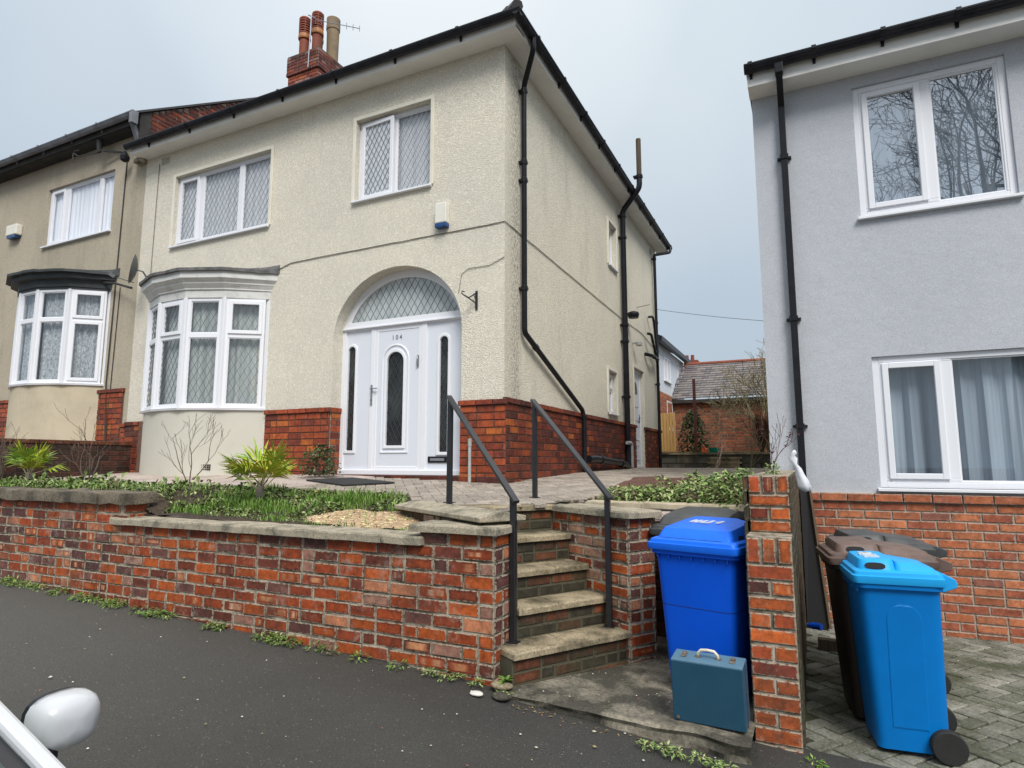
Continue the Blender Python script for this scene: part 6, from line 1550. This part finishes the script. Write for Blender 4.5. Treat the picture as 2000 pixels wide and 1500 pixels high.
for i in range(60):
    x=random.uniform(1.5,2.8); y=lfy(x)-random.uniform(.02,.09); p=V((x,y,zp(x)+.01)); leaf(m,p,rv(1)*V((1,1,.1)),random.uniform(.02,.04),.012,random.choice(((.20,.13,.06),(.28,.2,.1),(.12,.07,.04))))
for i in range(420):
    x=random.uniform(-4.8,1.3); p=V((x,-2.865-abs(random.gauss(0,.03)),zp(x)+.008)); leaf(m,p,rv(1)*V((1,.6,.1)),random.uniform(.008,.022),.008,random.choice(((.10,.075,.04),(.06,.05,.03),(.16,.11,.06),(.04,.04,.03))))
tag(m.build('litter',M['petal'],recalc=False),kind='stuff',label='scattered grit, leaf litter and small pale fragments',cat='litter')
# tree across the road, reflected in the upper window
random.seed(77); tt=thing('street_tree','tall leafless tree across the road, seen reflected in the grey house window','tree',(10.1,-19.5,-1.5)); m=MB()
base=V((10.1,-19.5,-1.7)); top=V((10.3,-19.5,8.0)); m.tube([base,base.lerp(top,.5)+V((.1,0,0)),top],[.42,.34,.27],10); m.build('trunk',M['bark'],tt)
m=MB()
for i in range(11):
    t_=.55+.45*i/10; o=base.lerp(top,t_); a=i*2.4; d=V((math.cos(a),math.sin(a),random.uniform(.5,1.3)))
    branch(m,o,d,random.uniform(3.0,4.2),.12 if i<10 else .18,6,.75,(2,3),.05,.55,.010,4,.74)
branch(m,top,V((.1,0,1)),3.0,.22,6,.7,(2,3),.06,.5,.010,4,.76)
m.build('branches',M['bark'],tt,recalc=False)
# ------------------------------------------------------------------ camera, light, sky
cam=bpy.data.cameras.new('camera'); co=bpy.data.objects.new('camera',cam); COL.objects.link(co); scene.camera=co
cam.sensor_width=36; cam.lens=1199/2000*36; cam.clip_start=.05; cam.clip_end=1000
yaw,pitch=.4457,.12686
co.location=(3.205,-6.5,.25); co.rotation_euler=(R(90)+pitch,0,yaw)
sun=bpy.data.lights.new('sun','SUN'); so_=bpy.data.objects.new('sun',sun); COL.objects.link(so_)
sun.energy=2.3; sun.angle=R(24); sun.color=(1,.97,.92)
SE,SA=R(48),R(140)   # elevation, azimuth (clockwise from +Y)
dirv=V((math.sin(SA)*math.cos(SE),math.cos(SA)*math.cos(SE),math.sin(SE)))
so_.rotation_euler=dirv.to_track_quat('Z','Y').to_euler()
wd=bpy.data.worlds.new('World'); scene.world=wd; wd.use_nodes=True; t=wd.node_tree; bg=t.nodes['Background']
sky=N(t,'ShaderNodeTexSky',sky_type='NISHITA'); sky.sun_disc=False; sky.sun_elevation=SE; sky.sun_rotation=SA; sky.air_density=1.2; sky.dust_density=3
tc=N(t,'ShaderNodeTexCoord'); sx=N(t,'ShaderNodeSeparateXYZ'); t.links.new(tc.outputs['Generated'],sx.inputs[0])
r=ramp(t,sx.outputs['Z'],[(0.0,(3.5,4.05,4.6)),(.22,(3.7,4.3,4.95)),(.45,(4.3,4.95,5.6)),(.64,(4.9,5.6,6.2)),(.74,(9,9.3,9.5)),(.95,(13,13,12.8))])
n=N(t,'ShaderNodeTexNoise'); n.inputs['Scale'].default_value=1.6; n.inputs['Detail'].default_value=4; t.links.new(tc.outputs['Generated'],n.inputs['Vector'])
r2=ramp(t,n.outputs[0],[(.3,(.90,.93,.97)),(.7,(1.08,1.07,1.05))])
cl=mix(t,1.0,r.outputs[0],r2.outputs[0],'MULTIPLY')
dp3=N(t,'ShaderNodeVectorMath',operation='DOT_PRODUCT'); t.links.new(tc.outputs['Generated'],dp3.inputs[0]); gd_=V((-.42,.60,.68)).normalized(); dp3.inputs[1].default_value=gd_
r4=ramp(t,dp3.outputs['Value'],[(.80,(1,1,1)),(.93,(1.12,1.09,1.05)),(1.0,(1.42,1.3,1.2))])
cl=mix(t,1.0,cl,r4.outputs[0],'MULTIPLY')
fin=mix(t,.9,sky.outputs[0],cl); t.links.new(fin,bg.inputs[0]); bg.inputs[1].default_value=.1
vs=scene.view_settings; vs.view_transform='Standard'; vs.look='None'; vs.exposure=0.47; vs.gamma=1
scene.render.resolution_x=1024; scene.render.resolution_y=768
